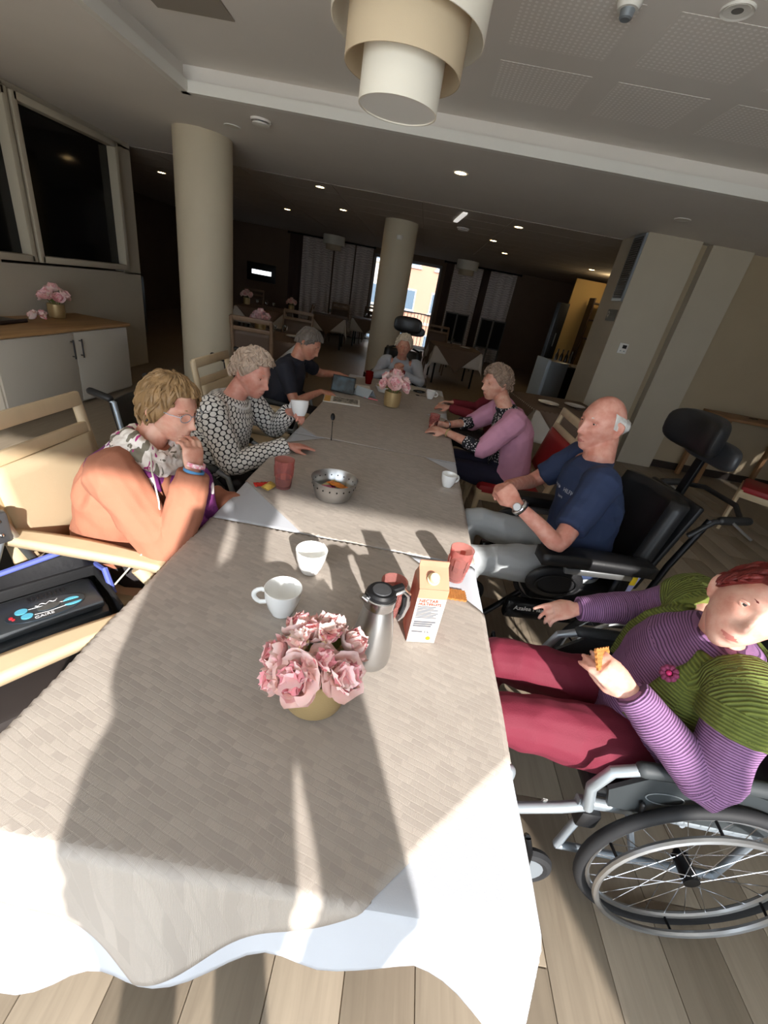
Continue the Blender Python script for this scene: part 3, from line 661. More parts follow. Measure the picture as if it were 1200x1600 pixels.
def loft(mb, rings):
    n = len(rings[0]); V = [p for r in rings for p in r]
    mb.add(V, [(i * n + j, i * n + (j + 1) % n, (i + 1) * n + (j + 1) % n, (i + 1) * n + j) for i in range(len(rings) - 1) for j in range(n)] + [tuple(range(n - 1, -1, -1)), tuple((len(rings) - 1) * n + j for j in range(n))])
def lerp(a, b, t): return a + (b - a) * t
def head_mesh(mb, H, s=1., age=.5, fem=True):
    """sculpted head: H maps head space (x right, y face forward, z up, metres) to the world"""
    nu, nv = 72, 60; V = []
    g = lambda x, z, cx, cz, sx, sz: math.exp(-((x - cx) / sx) ** 2 - ((z - cz) / sz) ** 2)
    for i in range(nv + 1):
        ph = math.pi * i / nv
        for j in range(nu):
            th = 2 * math.pi * j / nu
            d = Vector((math.sin(ph) * math.sin(th), math.sin(ph) * math.cos(th), math.cos(ph)))
            x, y, z = d.x * .0735, d.y * .094, d.z * .112
            f = max(0., d.y)
            # skull and jaw
            if z < 0:
                t = -z / .112; x *= 1 - .30 * t ** 1.6; y *= (1 - .18 * t) if d.y > 0 else (1 - .42 * t)
                if d.y > 0: y += .010 * t * f
                if z < -.03: y += .036 * (-z - .03) / .082
            if z > 0 and d.y < 0: y *= 1.05
            if f > .05:
                fy = f ** .5
                y -= fy * .010 * (g(x, z, .031, .014, .019, .014) + g(x, z, -.031, .014, .019, .014))          # eye sockets
                y += fy * .006 * (g(x, z, .030, .034, .026, .009) + g(x, z, -.030, .034, .026, .009))          # brows
                y += fy * .0260 * g(x, z, 0, -.026, .0105, .015) + fy * .0130 * g(x, z, 0, .0, .008, .025)     # nose
                y += fy * .0080 * (g(x, z, .012, -.031, .008, .008) + g(x, z, -.012, -.031, .008, .008))       # nostrils
                y += fy * .006 * (g(x, z, .042, -.018, .018, .018) + g(x, z, -.042, -.018, .018, .018))        # cheeks
                y += fy * .0085 * g(x, z, 0, -.057, .024, .0062) + fy * .0085 * g(x, z, 0, -.069, .021, .0062)  # lips
                y -= fy * .0035 * g(x, z, 0, -.063, .024, .0030)
                y -= fy * .004 * g(x, z, 0, -.081, .026, .006)
                y += fy * .010 * g(x, z, 0, -.098, .026, .014)                                                  # chin
                y -= fy * .003 * age * (g(x, z, .030, -.050, .006, .022) + g(x, z, -.030, -.050, .006, .022))   # folds
            V.append(H @ (Vector((x, y, z)) * s))
    mb.add(V, [(i * nu + j, (i + 1) * nu + j, (i + 1) * nu + (j + 1) % nu, i * nu + (j + 1) % nu) for i in range(nv) for j in range(nu)])
    for sx in (-1, 1):   # ears
        C = Vector((sx * .073, -.010, -.005))
        mb.tube([H @ (p * s) for p in (C + Vector((0, .002, -.030)), C + Vector((sx * .006, -.002, -.018)), C + Vector((sx * .012, -.008, .0)), C + Vector((sx * .012, -.008, .018)), C + Vector((sx * .004, .0, .028)))], [.006 * s, .008 * s, .010 * s, .011 * s, .007 * s], 8, rnd=True)
def hand(mb, wr, d, nrm, side, curl, s=1., spread=.12, thumb=.5):
    """five-fingered hand. d: towards the fingers, nrm: out of the back of the hand, side: +1 thumb on d x nrm side"""
    d = Vector(d).normalized(); nrm = Vector(nrm); nrm = (nrm - d * nrm.dot(d)).normalized(); a = d.cross(nrm) * side
    curls = [curl] * 4 if isinstance(curl, (int, float)) else curl
    rings = []
    for t, w_, h_ in ((-.012, .024, .019), (.01, .027, .017), (.04, .037, .0145), (.07, .041, .013), (.088, .038, .011)):
        rings.append(ellring(wr + d * (t * s), a, nrm, w_ * s, h_ * s, 16))
    loft(mb, rings)
    for k, (off, L) in enumerate(((.029, .070), (.010, .079), (-.010, .074), (-.028, .058))):
        base = wr + d * (.078 * s) + a * (off * s); dirv = (d + a * (off * spread * 22)).normalized(); pts = [base - dirv * .01 * s, base]; an = 0.
        for seg, fr in enumerate((.42, .32, .26)):
            an += curls[k] * (.9, 1.0, .7)[seg]
            pts.append(pts[-1] + (dirv * math.cos(an) - nrm * math.sin(an)) * (L * fr * s))
        mb.tube(pts, [.0092 * s, .0090 * s, .0085 * s, .0078 * s, .0068 * s], 8, rnd=True)
    tb = wr + d * (.022 * s) + a * (.024 * s); td = (d * .75 + a * (.75 - .35 * thumb) - nrm * (.25 + .45 * thumb)).normalized(); td2 = (d * .95 + a * (.25 - .5 * thumb) - nrm * (.2 + .4 * thumb)).normalized()
    mb.tube([tb, tb + td * .034 * s, tb + td * .034 * s + td2 * .030 * s, tb + td * .034 * s + td2 * .052 * s], [.0135 * s, .0115 * s, .0098 * s, .0080 * s], 8, rnd=True)
def limb(mb, pts, rs, sub=5, off=0., t0=0., t1=1., n=14, rnd=True):
    """smooth limb through the joints: Catmull-Rom centre line, radii along it"""
    P = [Vector(p) for p in pts]; m = len(P); C = []; R = []
    for i in range(m - 1):
        p0, p1, p2, p3 = P[max(i - 1, 0)], P[i], P[i + 1], P[min(i + 2, m - 1)]
        for k in range(sub + (i == m - 2)):
            t = k / sub; tt = .25 * t * t * (3 - 2 * t) + .75 * t
            lin_ = p1.lerp(p2, t); cr = .5 * ((2 * p1) + (p2 - p0) * t + (2 * p0 - 5 * p1 + 4 * p2 - p3) * t * t + (3 * p1 - p0 - 3 * p2 + p3) * t ** 3)
            C.append(lin_.lerp(cr, .45)); R.append(lerp(rs[i], rs[i + 1], tt) + off)
    a, b = int(round(t0 * (len(C) - 1))), int(round(t1 * (len(C) - 1)))
    mb.tube(C[a:b + 1], R[a:b + 1], n, rnd=rnd); return C[a:b + 1], R[a:b + 1]
SKIN = {}
def skin_mat(name, col, lip=(184, 112, 102)):
    return [M('skin_' + name, col, .5, var=.12, vscale=26, col2=tuple(int(v * f) for v, f in zip(col, (.93, .82, .80))), bump=.12, bscale=170, sss=.12), M('lips_' + name, lip, .4)]
def uv_limbs(me, chains, org):
    """UV per corner: along and around the nearest limb, in metres"""
    nv = len(me.vertices); co = np.empty(nv * 3, 'f'); me.vertices.foreach_get('co', co); co = co.reshape(-1, 3).astype('d')
    A, B, RA, RB, S0, E1, E2, R0, CH = [], [], [], [], [], [], [], [], []
    for ci, (pts, rs, ref) in enumerate(chains):
        s = 0.; ravg = sum(rs) / len(rs)
        for i in range(len(pts) - 1):
            t = pts[i + 1] - pts[i]; L = t.length
            if L < 1e-6: continue
            tn = t / L; e1 = ref - tn * ref.dot(tn); e1 = e1.normalized() if e1.length > 1e-4 else tn.orthogonal().normalized()
            A.append(pts[i]); B.append(pts[i + 1]); RA.append(rs[i]); RB.append(rs[i + 1]); S0.append(s); E1.append(e1); E2.append(tn.cross(e1)); R0.append(ravg); CH.append(ci); s += L
    A, B, RA, RB, S0, E1, E2, R0, CH = [np.array([list(v) for v in q]) if isinstance(q[0], Vector) else np.array(q) for q in (A, B, RA, RB, S0, E1, E2, R0, CH)]
    D = B - A; LL = (D ** 2).sum(1)
    def proj(p, idx=None):
        best = np.full(len(p), 1e9); bi = np.zeros(len(p), int)
        for k in range(len(A)):
            t = np.clip(((p - A[k]) @ D[k]) / LL[k], 0, 1); q = A[k] + t[:, None] * D[k]
            dd = np.linalg.norm(p - q, axis=1) - (RA[k] + (RB[k] - RA[k]) * t); m = dd < best; best[m] = dd[m]; bi[m] = k
        return bi
    nl = len(me.loops); li = np.empty(nl, 'i'); me.loops.foreach_get('vertex_index', li)
    nf = len(me.polygons); ls = np.empty(nf, 'i'); me.polygons.foreach_get('loop_start', ls); lt = np.empty(nf, 'i'); me.polygons.foreach_get('loop_total', lt)
    fi = np.repeat(np.arange(nf), lt)
    cen = np.zeros((nf, 3)); np.add.at(cen, fi, co[li]); cen /= lt[:, None]
    seg = proj(cen)
    def st(p, sg):
        r = p - A[sg]; t = (r * D[sg]).sum(1) / LL[sg]; L = np.sqrt(LL[sg]); ang = np.arctan2((r * E2[sg]).sum(1), (r * E1[sg]).sum(1)); return S0[sg] + t * L, ang
    sc, ac = st(cen, seg); sl, al = st(co[li], seg[fi]); da = (al - ac[fi] + math.pi) % (2 * math.pi) - math.pi
    uv = np.empty((nl, 2), 'f'); uv[:, 0] = (ac[fi] + da) * R0[seg[fi]] + CH[seg[fi]] * 1.37; uv[:, 1] = sl + CH[seg[fi]] * .113
    l = me.uv_layers.new(name='UVMap'); l.data.foreach_set('uv', uv.ravel())
def wrinkle(me, amp, scale, seed, stretch=(1, 1, 1)):
    n = len(me.vertices); no = np.empty(n * 3, 'f'); me.vertices.foreach_get('normal', no)
    for i, v in enumerate(me.vertices):
        p = v.co; q = Vector((p.x * scale * stretch[0] + seed, p.y * scale * stretch[1], p.z * scale * stretch[2]))
        h = 1.15 - abs(mnoise.noise(q)) * 2.2 + .5 * mnoise.noise(q * 2.3)
        v.co = p + Vector(no[3 * i:3 * i + 3]) * (amp * h)
def person(label, J, skin, top, trousers, hair, voxel=.006, s=1., sleeve='long', wid=1., dep=1., legs=True, cat='person', hairstyle='short', smooth_face=False, wr_amp=.004, collar=True, extra=None, foot=True, loose=0., hem=False, neckw=1.):
    """J: joints in world space. returns (root, info)"""
    V = {k: Vector(v) for k, v in J.items() if k not in ('handL', 'handR', 'hs')}
    org = Vector((V['pelvis'].x, V['pelvis'].y, 0)); root = tag(empty('person', org), label, cat); org = tuple(org)
    sh = (V['shL'] - V['shR']); ax = sh.normalized()
    up = (V['neck'] - V['pelvis']).normalized(); fw = ax.cross(up).normalized() * -1
    if 'fwd' in V and fw.dot(V['fwd']) < 0: fw = -fw
    hx = V.get('hipaxis', ax).normalized()
    # ---- torso rings
    mid = V['shL'].lerp(V['shR'], .5); sw = sh.length / 2
    pel, che, nec = V['pelvis'], V['chest'], V['neck']
    waist = pel.lerp(che, .45)
    def torso(off):
        L = [(pel - up * .09, .155 * wid, .115 * dep), (pel - up * .02, .172 * wid, .130 * dep), (pel.lerp(waist, .6), .165 * wid, .130 * dep), (waist, .158 * wid, .125 * dep), (che, .165 * wid, .122 * dep), (che.lerp(mid, .55), max(.155 * wid, sw * .82), .110 * dep), (mid - up * .015, sw * .80, .085 * dep), (mid + up * .025, sw * .52, .066 * dep), (mid.lerp(nec, .75) + up * .012, .070, .062)]
        ax0 = [hx, hx, hx.lerp(ax, .3).normalized(), hx.lerp(ax, .6).normalized()] + [ax] * 5; rings = []
        for k, (c, rx, ry) in enumerate(L):
            a_ = ax0[k]; f_ = a_.cross(up); rings.append(ellring(c, a_, f_, (rx + off) * 1., (ry + off), 28))
        return rings
    # ---- head frame
    fy = V['face'].normalized(); fu = V.get('headup', Vector((0, 0, 1))); fx = fy.cross(fu).normalized(); fu = fx.cross(fy)
    H = RM(fx, fy, fu).to_4x4(); H.translation = V['head']
    hs = J.get('hs', 1.)
    # ---- body, one continuous surface
    b = MB(); loft(b, torso(-.012)); head_mesh(b, H, hs)
    hb = H @ (Vector((0, -.028, -.055)) * hs)
    b.tube([mid - up * .03, nec, hb, H @ (Vector((0, -.015, -.02)) * hs)], [.064, .055 * s * neckw, .053 * s * neckw, .05 * s], 16, rnd=True)
    AR = [.052 * s, .046 * s, .038 * s, .033 * s, .024 * s]
    chains = []; arms = {}
    for sd in 'LR':
        S_, E_, W_ = V['sh' + sd], V['el' + sd], V['wr' + sd]
        pts = [S_, S_.lerp(E_, .55), E_, E_.lerp(W_, .45), W_]; arms[sd] = pts
        limb(b, [S_.lerp(mid, .35)] + pts, [.05 * s] + AR)
        if 'hand' + sd in J:
            hd, hn, cv, th = J['hand' + sd]; hand(b, W_, hd, hn, 1 if sd == 'R' else -1, cv, s, thumb=th)
    LR = [.088 * wid, .074 * wid, .058, .052, .040]
    if legs:
        for sd in 'LR':
            h_, k_, a_ = V['hip' + sd], V['kn' + sd], V['an' + sd]
            limb(b, [h_, h_.lerp(k_, .5), k_, k_.lerp(a_, .4), a_], [r - .010 for r in LR])
            if foot:
                fd = V.get('foot', fw); fd = Vector((fd.x, fd.y, 0)).normalized(); b.tube([a_ + Vector((0, 0, -.02)), a_ + fd * .08 + Vector((0, 0, -.05)), a_ + fd * .16 + Vector((0, 0, -.06))], [.038, .036, .024], 10, rnd=True)
    me = remesh(b, voxel, 3, .4)
    Hi = H.inverted(); lm = []
    for p in me.polygons:
        q = Hi @ p.center / hs
        lm.append(1 if (q.y > .075 and abs(q.x) < .021 and abs(q.z + .063) < .0068 * (1 - (q.x / .0225) ** 2)) else 0)
    finish(me, 'body', skin, root, org)
    me.polygons.foreach_set('material_index', lm); me.update()
    # ---- eyes, brows
    for sx in (-1, 1):
        ec = H @ (Vector((sx * .031, .0655, .013)) * hs)
        e = MB().ball(ec, .0132 * hs, 14).build('eye', M('eye_white', (226, 220, 212), .2), root, org)
        MB().ball(H @ (Vector((sx * .031, .0757, .0125)) * hs), (.0062 * hs, .0032 * hs, .0062 * hs), 12, R=H.to_3x3()).build('iris', M('iris_brown', (40, 30, 24), .3), e, org)
        lid = MB()
        for dz, q in ((.0065, .004), (-.0065, .003)):
            lid.tube([H @ (Vector((sx * .031 + k * .0050, .0775 - .0010 * k * k, .013 + dz * (1 - .13 * k * k))) * hs) for k in (-2.4, -1.2, 0, 1.2, 2.4)], q * hs, 6)
        lid.build('eyelid', skin[0], root, org)
        MB().tube([H @ (Vector((sx * (.016 + k * .007), .0865 - .0016 * k * k, .0335 + .0026 * math.sin(k))) * hs) for k in (0, 1, 2, 3, 4)], [.002 * hs, .0032 * hs, .003 * hs, .0025 * hs, .001 * hs], 6).build('eyebrow', hair, root, org)
    # ---- hair
    if hairstyle:
        hm = MB(); rnd = random.Random(len(label))
        nn = 30; base = []
        low = {'short': -.035, 'bob': -.075, 'bald': -.03, 'fluffy': -.04}[hairstyle]; thick = {'short': .013, 'bob': .018, 'bald': .011, 'fluffy': .022}[hairstyle]
        def scalp(th, ph, ex):   # th: 0 face forward, ph from the crown
            d = Vector((math.sin(ph) * math.sin(th), math.sin(ph) * math.cos(th), math.cos(ph)))
            return Vector((d.x * (.0745 + ex), d.y * (.096 + ex) * (1.05 if d.y < 0 else 1), d.z * (.113 + ex)))
        def maxph(th):
            a = abs((th + math.pi) % (2 * math.pi) - math.pi)
            if a < .75: z = .076
            elif a < 1.45: z = lerp(.076, .0 if hairstyle != 'bob' else -.04, (a - .75) / .7)
            else: z = lerp(.0 if hairstyle != 'bob' else -.04, low, min(1, (a - 1.45) / .8))
            return math.acos(max(-1, min(1, z / .115)))
        mn = (lambda th: 0.) if hairstyle != 'bald' else (lambda th: maxph(th) - .55 if abs((th + math.pi) % (2 * math.pi) - math.pi) > 1.3 else maxph(th) - .02)
        NT, NP = 40, 12; Vi = []
        for sgn in (1, 0):
            for i in range(NT):
                th = 2 * math.pi * i / NT
                for k in range(NP + 1):
                    ph = lerp(mn(th), maxph(th), k / NP) ; ed = math.sin(math.pi * min(1, (NP - k) / 3) / 2)
                    if hairstyle == 'bald': ed = (min(1, k / 4) * min(1, (NP - k) / 4) * max(0, min(1, (min(i, NT - i) - 10) / 3)) * 2 - .5)
                    Vi.append(H @ (scalp(th, ph, (thick * (.35 + .65 * ed) * (1 + .5 * mnoise.noise(Vector((math.sin(th) * 2.2, math.cos(th) * 2.2, ph * 3 + len(label))))) if sgn else -.004)) * hs))
        n1 = NT * (NP + 1); Fs = []
        for i in range(NT):
            i2 = (i + 1) % NT
            if hairstyle == 'bald' and min(i, NT - i) < 10: continue
            for k in range(NP):
                a, b_, c_, d_ = i * (NP + 1) + k, i * (NP + 1) + k + 1, i2 * (NP + 1) + k + 1, i2 * (NP + 1) + k
                Fs += [(a, b_, c_, d_), (n1 + a, n1 + d_, n1 + c_, n1 + b_)]
            a, d_ = i * (NP + 1) + NP, i2 * (NP + 1) + NP; Fs.append((a, n1 + a, n1 + d_, d_))
        hm.add(Vi, Fs)
        # locks combed back and down over the cap
        for q in range({'short': 150, 'bob': 170, 'bald': 0, 'fluffy': 190}[hairstyle]):
            th = rnd.uniform(0, 2 * math.pi) if hairstyle != 'bald' else rnd.uniform(1.5, 4.78); m1 = maxph(th); m0 = mn(th); ph = lerp(m0, m1, rnd.random() ** .6) - .1; L_ = rnd.uniform(.25, .5) * (.6 if hairstyle == 'fluffy' else 1); tw = rnd.uniform(-.25, .25) * (2.2 if hairstyle == 'fluffy' else 1)
            pts = []
            for k in range(5):
                t = k / 4; ex = thick * (.75 + .35 * math.sin(math.pi * t)) + (.006 * rnd.random() if hairstyle == 'fluffy' else 0)
                pts.append(H @ (scalp(th + tw * t, min(ph + L_ * t, min(m1, maxph(th + tw * t)) + .04), ex) * hs))
            r0 = rnd.uniform(.0035, .0065) * hs
            hm.tube(pts, [r0 * .5, r0, r0, r0 * .8, r0 * .25], 6)
        hm.build('hair', hair, root, org)
    # ---- clothes
    info = dict(top=None, H=H, hs=hs, org=org, mid=mid, ax=ax, up=up, fw=fw, V=V, root=root, arms=arms, torso=torso)
    if top is not None:
        b = MB(); rings = torso(.004 + loose * .8)
        loft(b, rings[0 if hem else 1:]); tor = [pel - up * .05, pel, waist, che, mid, nec]; chains = [(tor, [.16 * wid, .17 * wid, .16 * wid, .165 * wid, .15, .07], -fw)]
        for sd in 'LR':
            pts = arms[sd]; off = .010 + loose
            t1 = {'long': 1., 'short': .50, 'three': .82}[sleeve]
            C, R_ = limb(b, [pts[0].lerp(mid, .35)] + pts, [.066 * s, AR[0] + off + .006] + [r + off for r in AR[1:]], t0=0, t1=t1, rnd=False)
            chains.append((C, R_, Vector((0, 0, 1)) if abs((C[-1] - C[0]).normalized().z) < .8 else Vector((1, 0, 0))))
        me = remesh(b, voxel, 5)
        if wr_amp: wrinkle(me, wr_amp, 9, len(label))
        uv_limbs(me, chains, org); info['top'] = finish(me, 'top', [top], root, org)
    if trousers is not None and legs:
        b = MB(); loft(b, torso(.002)[:4]); chains = []
        for sd in 'LR':
            h_, k_, a_ = V['hip' + sd], V['kn' + sd], V['an' + sd]
            C, R_ = limb(b, [h_, h_.lerp(k_, .5), k_, k_.lerp(a_, .4), a_ + Vector((0, 0, .03))], [r + .006 for r in LR[:4]] + [.062], rnd=False); chains.append((C, R_, Vector((0, 0, 1))))
        me = remesh(b, voxel * 1.15, 5)
        if wr_amp: wrinkle(me, wr_amp * 1.2, 8, len(label) + 9)
        uv_limbs(me, chains, org); finish(me, 'trousers', [trousers], root, org)
        if foot:
            for sd in 'LR':
                a_ = V['an' + sd]; fd = V.get('foot', fw); fd = Vector((fd.x, fd.y, 0)).normalized()
                q = MB(); q.tube([a_ + Vector((0, 0, -.035)) - fd * .03, a_ + fd * .06 + Vector((0, 0, -.05)), a_ + fd * .13 + Vector((0, 0, -.06)), a_ + fd * .19 + Vector((0, 0, -.065))], [.045, .046, .044, .030], 12, rnd=True)
                me = remesh(q, .007, 4); finish(me, 'shoe', [M('dark_shoe', (40, 38, 40), .5)], root, org)
    return root, info
def fabric(name, kind, c1, c2, scale=1., rough=.8, bump=.3, c3=None):
    """cloth patterns laid along the limbs (UV in metres)"""
    if name in MATS: return MATS[name]
    m, nt, b, L = custom(name, rough); uv = N(nt, 'ShaderNodeUVMap'); uv.uv_map = 'UVMap'; sp = N(nt, 'ShaderNodeSeparateXYZ'); L(uv.outputs[0], sp.inputs[0]); u, v = sp.outputs[0], sp.outputs[1]
    mx = N(nt, 'ShaderNodeMix', data_type='RGBA'); mx.inputs[6].default_value = lin(c1); mx.inputs[7].default_value = lin(c2); h = None
    if kind == 'dots':     # hexagonal dots
        P = .021 * scale
        def lat(ou, ov):
            fu_ = math_(nt, 'SUBTRACT', math_(nt, 'FRACT', math_(nt, 'ADD', math_(nt, 'DIVIDE', u, P), ou)), .5); fv = math_(nt, 'MULTIPLY', math_(nt, 'SUBTRACT', math_(nt, 'FRACT', math_(nt, 'ADD', math_(nt, 'DIVIDE', v, P * 1.5), ov)), .5), 1.5)
            return math_(nt, 'SQRT', math_(nt, 'ADD', math_(nt, 'MULTIPLY', fu_, fu_), math_(nt, 'MULTIPLY', fv, fv)))
        d = math_(nt, 'MINIMUM', lat(0., 0.), lat(.5, .5)); f = math_(nt, 'LESS_THAN', d, .40)
    elif kind == 'stripe':
        w_ = math_(nt, 'SINE', math_(nt, 'MULTIPLY', v, 2 * math.pi / (.0085 * scale))); f = math_(nt, 'GREATER_THAN', w_, .35); h = w_
    elif kind == 'rib':
        w_ = math_(nt, 'SINE', math_(nt, 'MULTIPLY', v, 2 * math.pi / (.008 * scale))); f = math_(nt, 'MULTIPLY', math_(nt, 'ADD', w_, 1.), .5); h = w_
    elif kind == 'spots':
        vo = N(nt, 'ShaderNodeTexVoronoi'); vo.inputs['Scale'].default_value = 70 / scale; L(uv.outputs[0], vo.inputs['Vector']); f = math_(nt, 'LESS_THAN', vo.outputs['Distance'], .34)
    elif kind == 'floral':
        nz = N(nt, 'ShaderNodeTexNoise'); nz.inputs['Scale'].default_value = 26 / scale; nz.inputs['Detail'].default_value = 2; L(uv.outputs[0], nz.inputs['Vector']); f = math_(nt, 'GREATER_THAN', nz.outputs['Fac'], .56)
        nz2 = N(nt, 'ShaderNodeTexNoise'); nz2.inputs['Scale'].default_value = 17 / scale; L(uv.outputs[0], nz2.inputs['Vector']); f2 = math_(nt, 'GREATER_THAN', nz2.outputs['Fac'], .60)
    else: f = None
    if f is not None: L(f, mx.inputs[0])
    else: mx.inputs[0].default_value = 0.
    out = mx.outputs[2]
    if kind == 'floral':
        m3 = N(nt, 'ShaderNodeMix', data_type='RGBA'); L(f2, m3.inputs[0]); L(out, m3.inputs[6]); m3.inputs[7].default_value = lin(c3 or c2); out = m3.outputs[2]
    L(out, b.inputs['Base Color'])
    tc = N(nt, 'ShaderNodeTexCoord'); nb = N(nt, 'ShaderNodeTexNoise'); nb.inputs['Scale'].default_value = 260; L(tc.outputs['Object'], nb.inputs['Vector'])
    hh = nb.outputs['Fac'] if h is None else math_(nt, 'ADD', math_(nt, 'MULTIPLY', h, 1.2), nb.outputs['Fac'])
    bp = N(nt, 'ShaderNodeBump'); bp.inputs['Strength'].default_value = bump; bp.inputs['Distance'].default_value = .002; L(hh, bp.inputs['Height']); L(bp.outputs[0], b.inputs['Normal'])
    return m
def band(info, sd, t, r, wd, mat, name, n=18):
    """a ring round the forearm at t (0 elbow, 1 wrist)"""
    V = info['V']; a, b = V['el' + sd], V['wr' + sd]; c = a.lerp(b, t); d = (b - a).normalized()
    q = MB().tube([c - d * wd / 2, c + d * wd / 2], r, n, caps=False)
    o = q.build(name, mat, info['root'], info['org'], solid=.004); return o
def hairm(name, col): return M('hair_' + name, col, .5, var=.35, vscale=60, bump=.6, bscale=140, stretch=(1, 1, .25))
# ----------------------------------------------------------------- the woman in the rust jacket (left, nearest)
SK1 = skin_mat('fair', (216, 168, 146)); SK2 = skin_mat('tan', (196, 144, 120)); SK3 = skin_mat('pale', (226, 182, 164)); SK4 = skin_mat('rosy', (216, 160, 142))
RUST = fabric('rust_suede', 'plain', (164, 106, 82), (164, 106, 82), rough=.9, bump=.25)
r1, i1 = person('woman in a rust jacket and floral scarf, hand at her mouth', dict(
    pelvis=(-1.0, 1.36, .53), chest=(-.945, 1.35, .80), neck=(-.87, 1.37, .985), head=(-.80, 1.40, 1.115), face=(.93, -.22, -.24), headup=(.2, 0, 1),
    shR=(-.90, 1.205, .92), elR=(-.70, 1.17, .66), wrR=(-.652, 1.255, .955), shL=(-.90, 1.53, .935), elL=(-.80, 1.62, .66), wrL=(-.62, 1.50, .71),
    handR=((-.10, .28, 1), (.85, -.5, .1), [.55, .6, .65, .7], .8), handL=((.9, -.4, .1), (0, 0, 1), .35, .3),
    hipR=(-.96, 1.27, .5), hipL=(-.96, 1.45, .5), knR=(-.52, 1.25, .52), knL=(-.52, 1.46, .52), anR=(-.50, 1.25, .09), anL=(-.50, 1.46, .09), fwd=(1, 0, 0), hs=.98),
    SK1, RUST, M('dark_trousers', (44, 40, 42), .85, bump=.2), hairm('blonde', (146, 114, 76)), voxel=.005, s=.98, wid=1.08, dep=1.15, hairstyle='bob', wr_amp=.009, loose=.016, hem=True)
def scarf(info, name, mat1, mat2):
    V, up, ax, fw, H, org, root = (info[k] for k in ('V', 'up', 'ax', 'fw', 'H', 'org', 'root'))
    b = MB(); c = V['neck'] + up * -.005; n = 28
    for r_, z_, th in ((.080, .030, .020), (.100, -.002, .024)):
        pts = [c + ax * (r_ * math.cos(a)) + fw * (r_ * .95 * math.sin(a) + .012) + up * (z_ + .014 * math.sin(a * 2 + 1) - .03 * max(0, math.sin(a))) for a in [2 * math.pi * k / n for k in range(n)]]
        b.tube(pts, [th * (1 + .18 * math.sin(k * 2.1)) for k in range(n)], 10, closed=True)
    me = remesh(b, .005, 3); wrinkle(me, .004, 34, 3)
    ch = [([c + ax * .09 * math.cos(a) + fw * .09 * math.sin(a) for a in [2 * math.pi * k / 20 for k in range(21)]], [.02] * 21, up)]
    uv_limbs(me, ch, org); finish(me, name, [mat1], root, org)
    # shawl end lying over the shoulders, with the purple border
    mid = info['mid']; R = info['torso'](.018)
    def sh(u, v):
        k = (u * 27.999); k0 = int(k); f = k - k0; rr = 5 + v * 3.2
        i0 = min(7, int(rr)); g = rr - i0
        p = lambda ri: R[ri][k0 % 28].lerp(R[ri][(k0 + 1) % 28], f)
        q = p(i0).lerp(p(min(8, i0 + 1)), g) + up * .012
        return q + up * (.006 * math.sin(u * 40))
    g_ = MB().grid(sh, 56, 12); o = g_.build('scarf_drape', [mat2, mat1], root, org, solid=.006)
    mi = [1 if p.index % 12 > 6 else 0 for p in o.data.polygons]; o.data.polygons.foreach_set('material_index', mi)
    l = o.data.uv_layers.new(name='UVMap'); 
    for lp in o.data.loops: vi = lp.vertex_index; l.data[lp.index].uv = ((vi // 13) * .02, (vi % 13) * .02)
SCARF1 = fabric('floral_scarf', 'floral', (232, 222, 212), (120, 112, 96), 1.0, c3=(176, 52, 120)); PURP = fabric('purple_border', 'floral', (112, 40, 108), (140, 60, 130), 1.3, c3=(236, 226, 226))
scarf(i1, 'scarf', SCARF1, PURP)
b = MB(); V = i1['V']    # the end of the scarf hanging in her lap
b.grid(lambda u, v: Vector((-.72 + .10 * u + .02 * math.sin(v * 9), 1.30 + .14 * v + .02 * math.sin(u * 8), .90 - .26 * u + .012 * math.sin(v * 14 + u * 5))), 16, 14)
o = b.build('scarf_end', PURP, r1, i1['org'], solid=.005); l = o.data.uv_layers.new(name='UVMap')
for lp in o.data.loops: l.data[lp.index].uv = ((lp.vertex_index // 15) * .02, (lp.vertex_index % 15) * .02)
band(i1, 'R', 1.0, .0315, .026, M('blue_wristband', (96, 160, 214), .4), 'wristband'); band(i1, 'R', 1.10, .030, .014, M('pink_bracelet', (220, 120, 140), .4, var=.6, vscale=120, col2=(240, 230, 226)), 'bracelet')
MB().ball(i1['H'] @ Vector((.083, -.012, -.036)), .006, 10).build('earring', M('earring', (60, 60, 66), .3), r1, i1['org'])
def glasses(info, mat):
    H, hs = info['H'], info['hs']; b = MB()
    for sx in (-1, 1):
        b.tube([H @ (Vector((sx * .032 + .021 * math.cos(a), .094 - .004 * math.cos(a) * sx, .012 + .016 * math.sin(a))) * hs) for a in [2 * math.pi * k / 20 for k in range(20)]], .0014, 6, closed=True)
        b.tube([H @ (Vector(p) * hs) for p in ((sx * .054, .092, .018), (sx * .074, .06, .018), (sx * .080, .0, .014))], .0013, 6)
    b.tube([H @ (Vector(p) * hs) for p in ((-.011, .097, .014), (0, .1, .018), (.011, .097, .014))], .0013, 6)
    b.build('glasses', mat, info['root'], info['org'])
glasses(i1, GREYM)
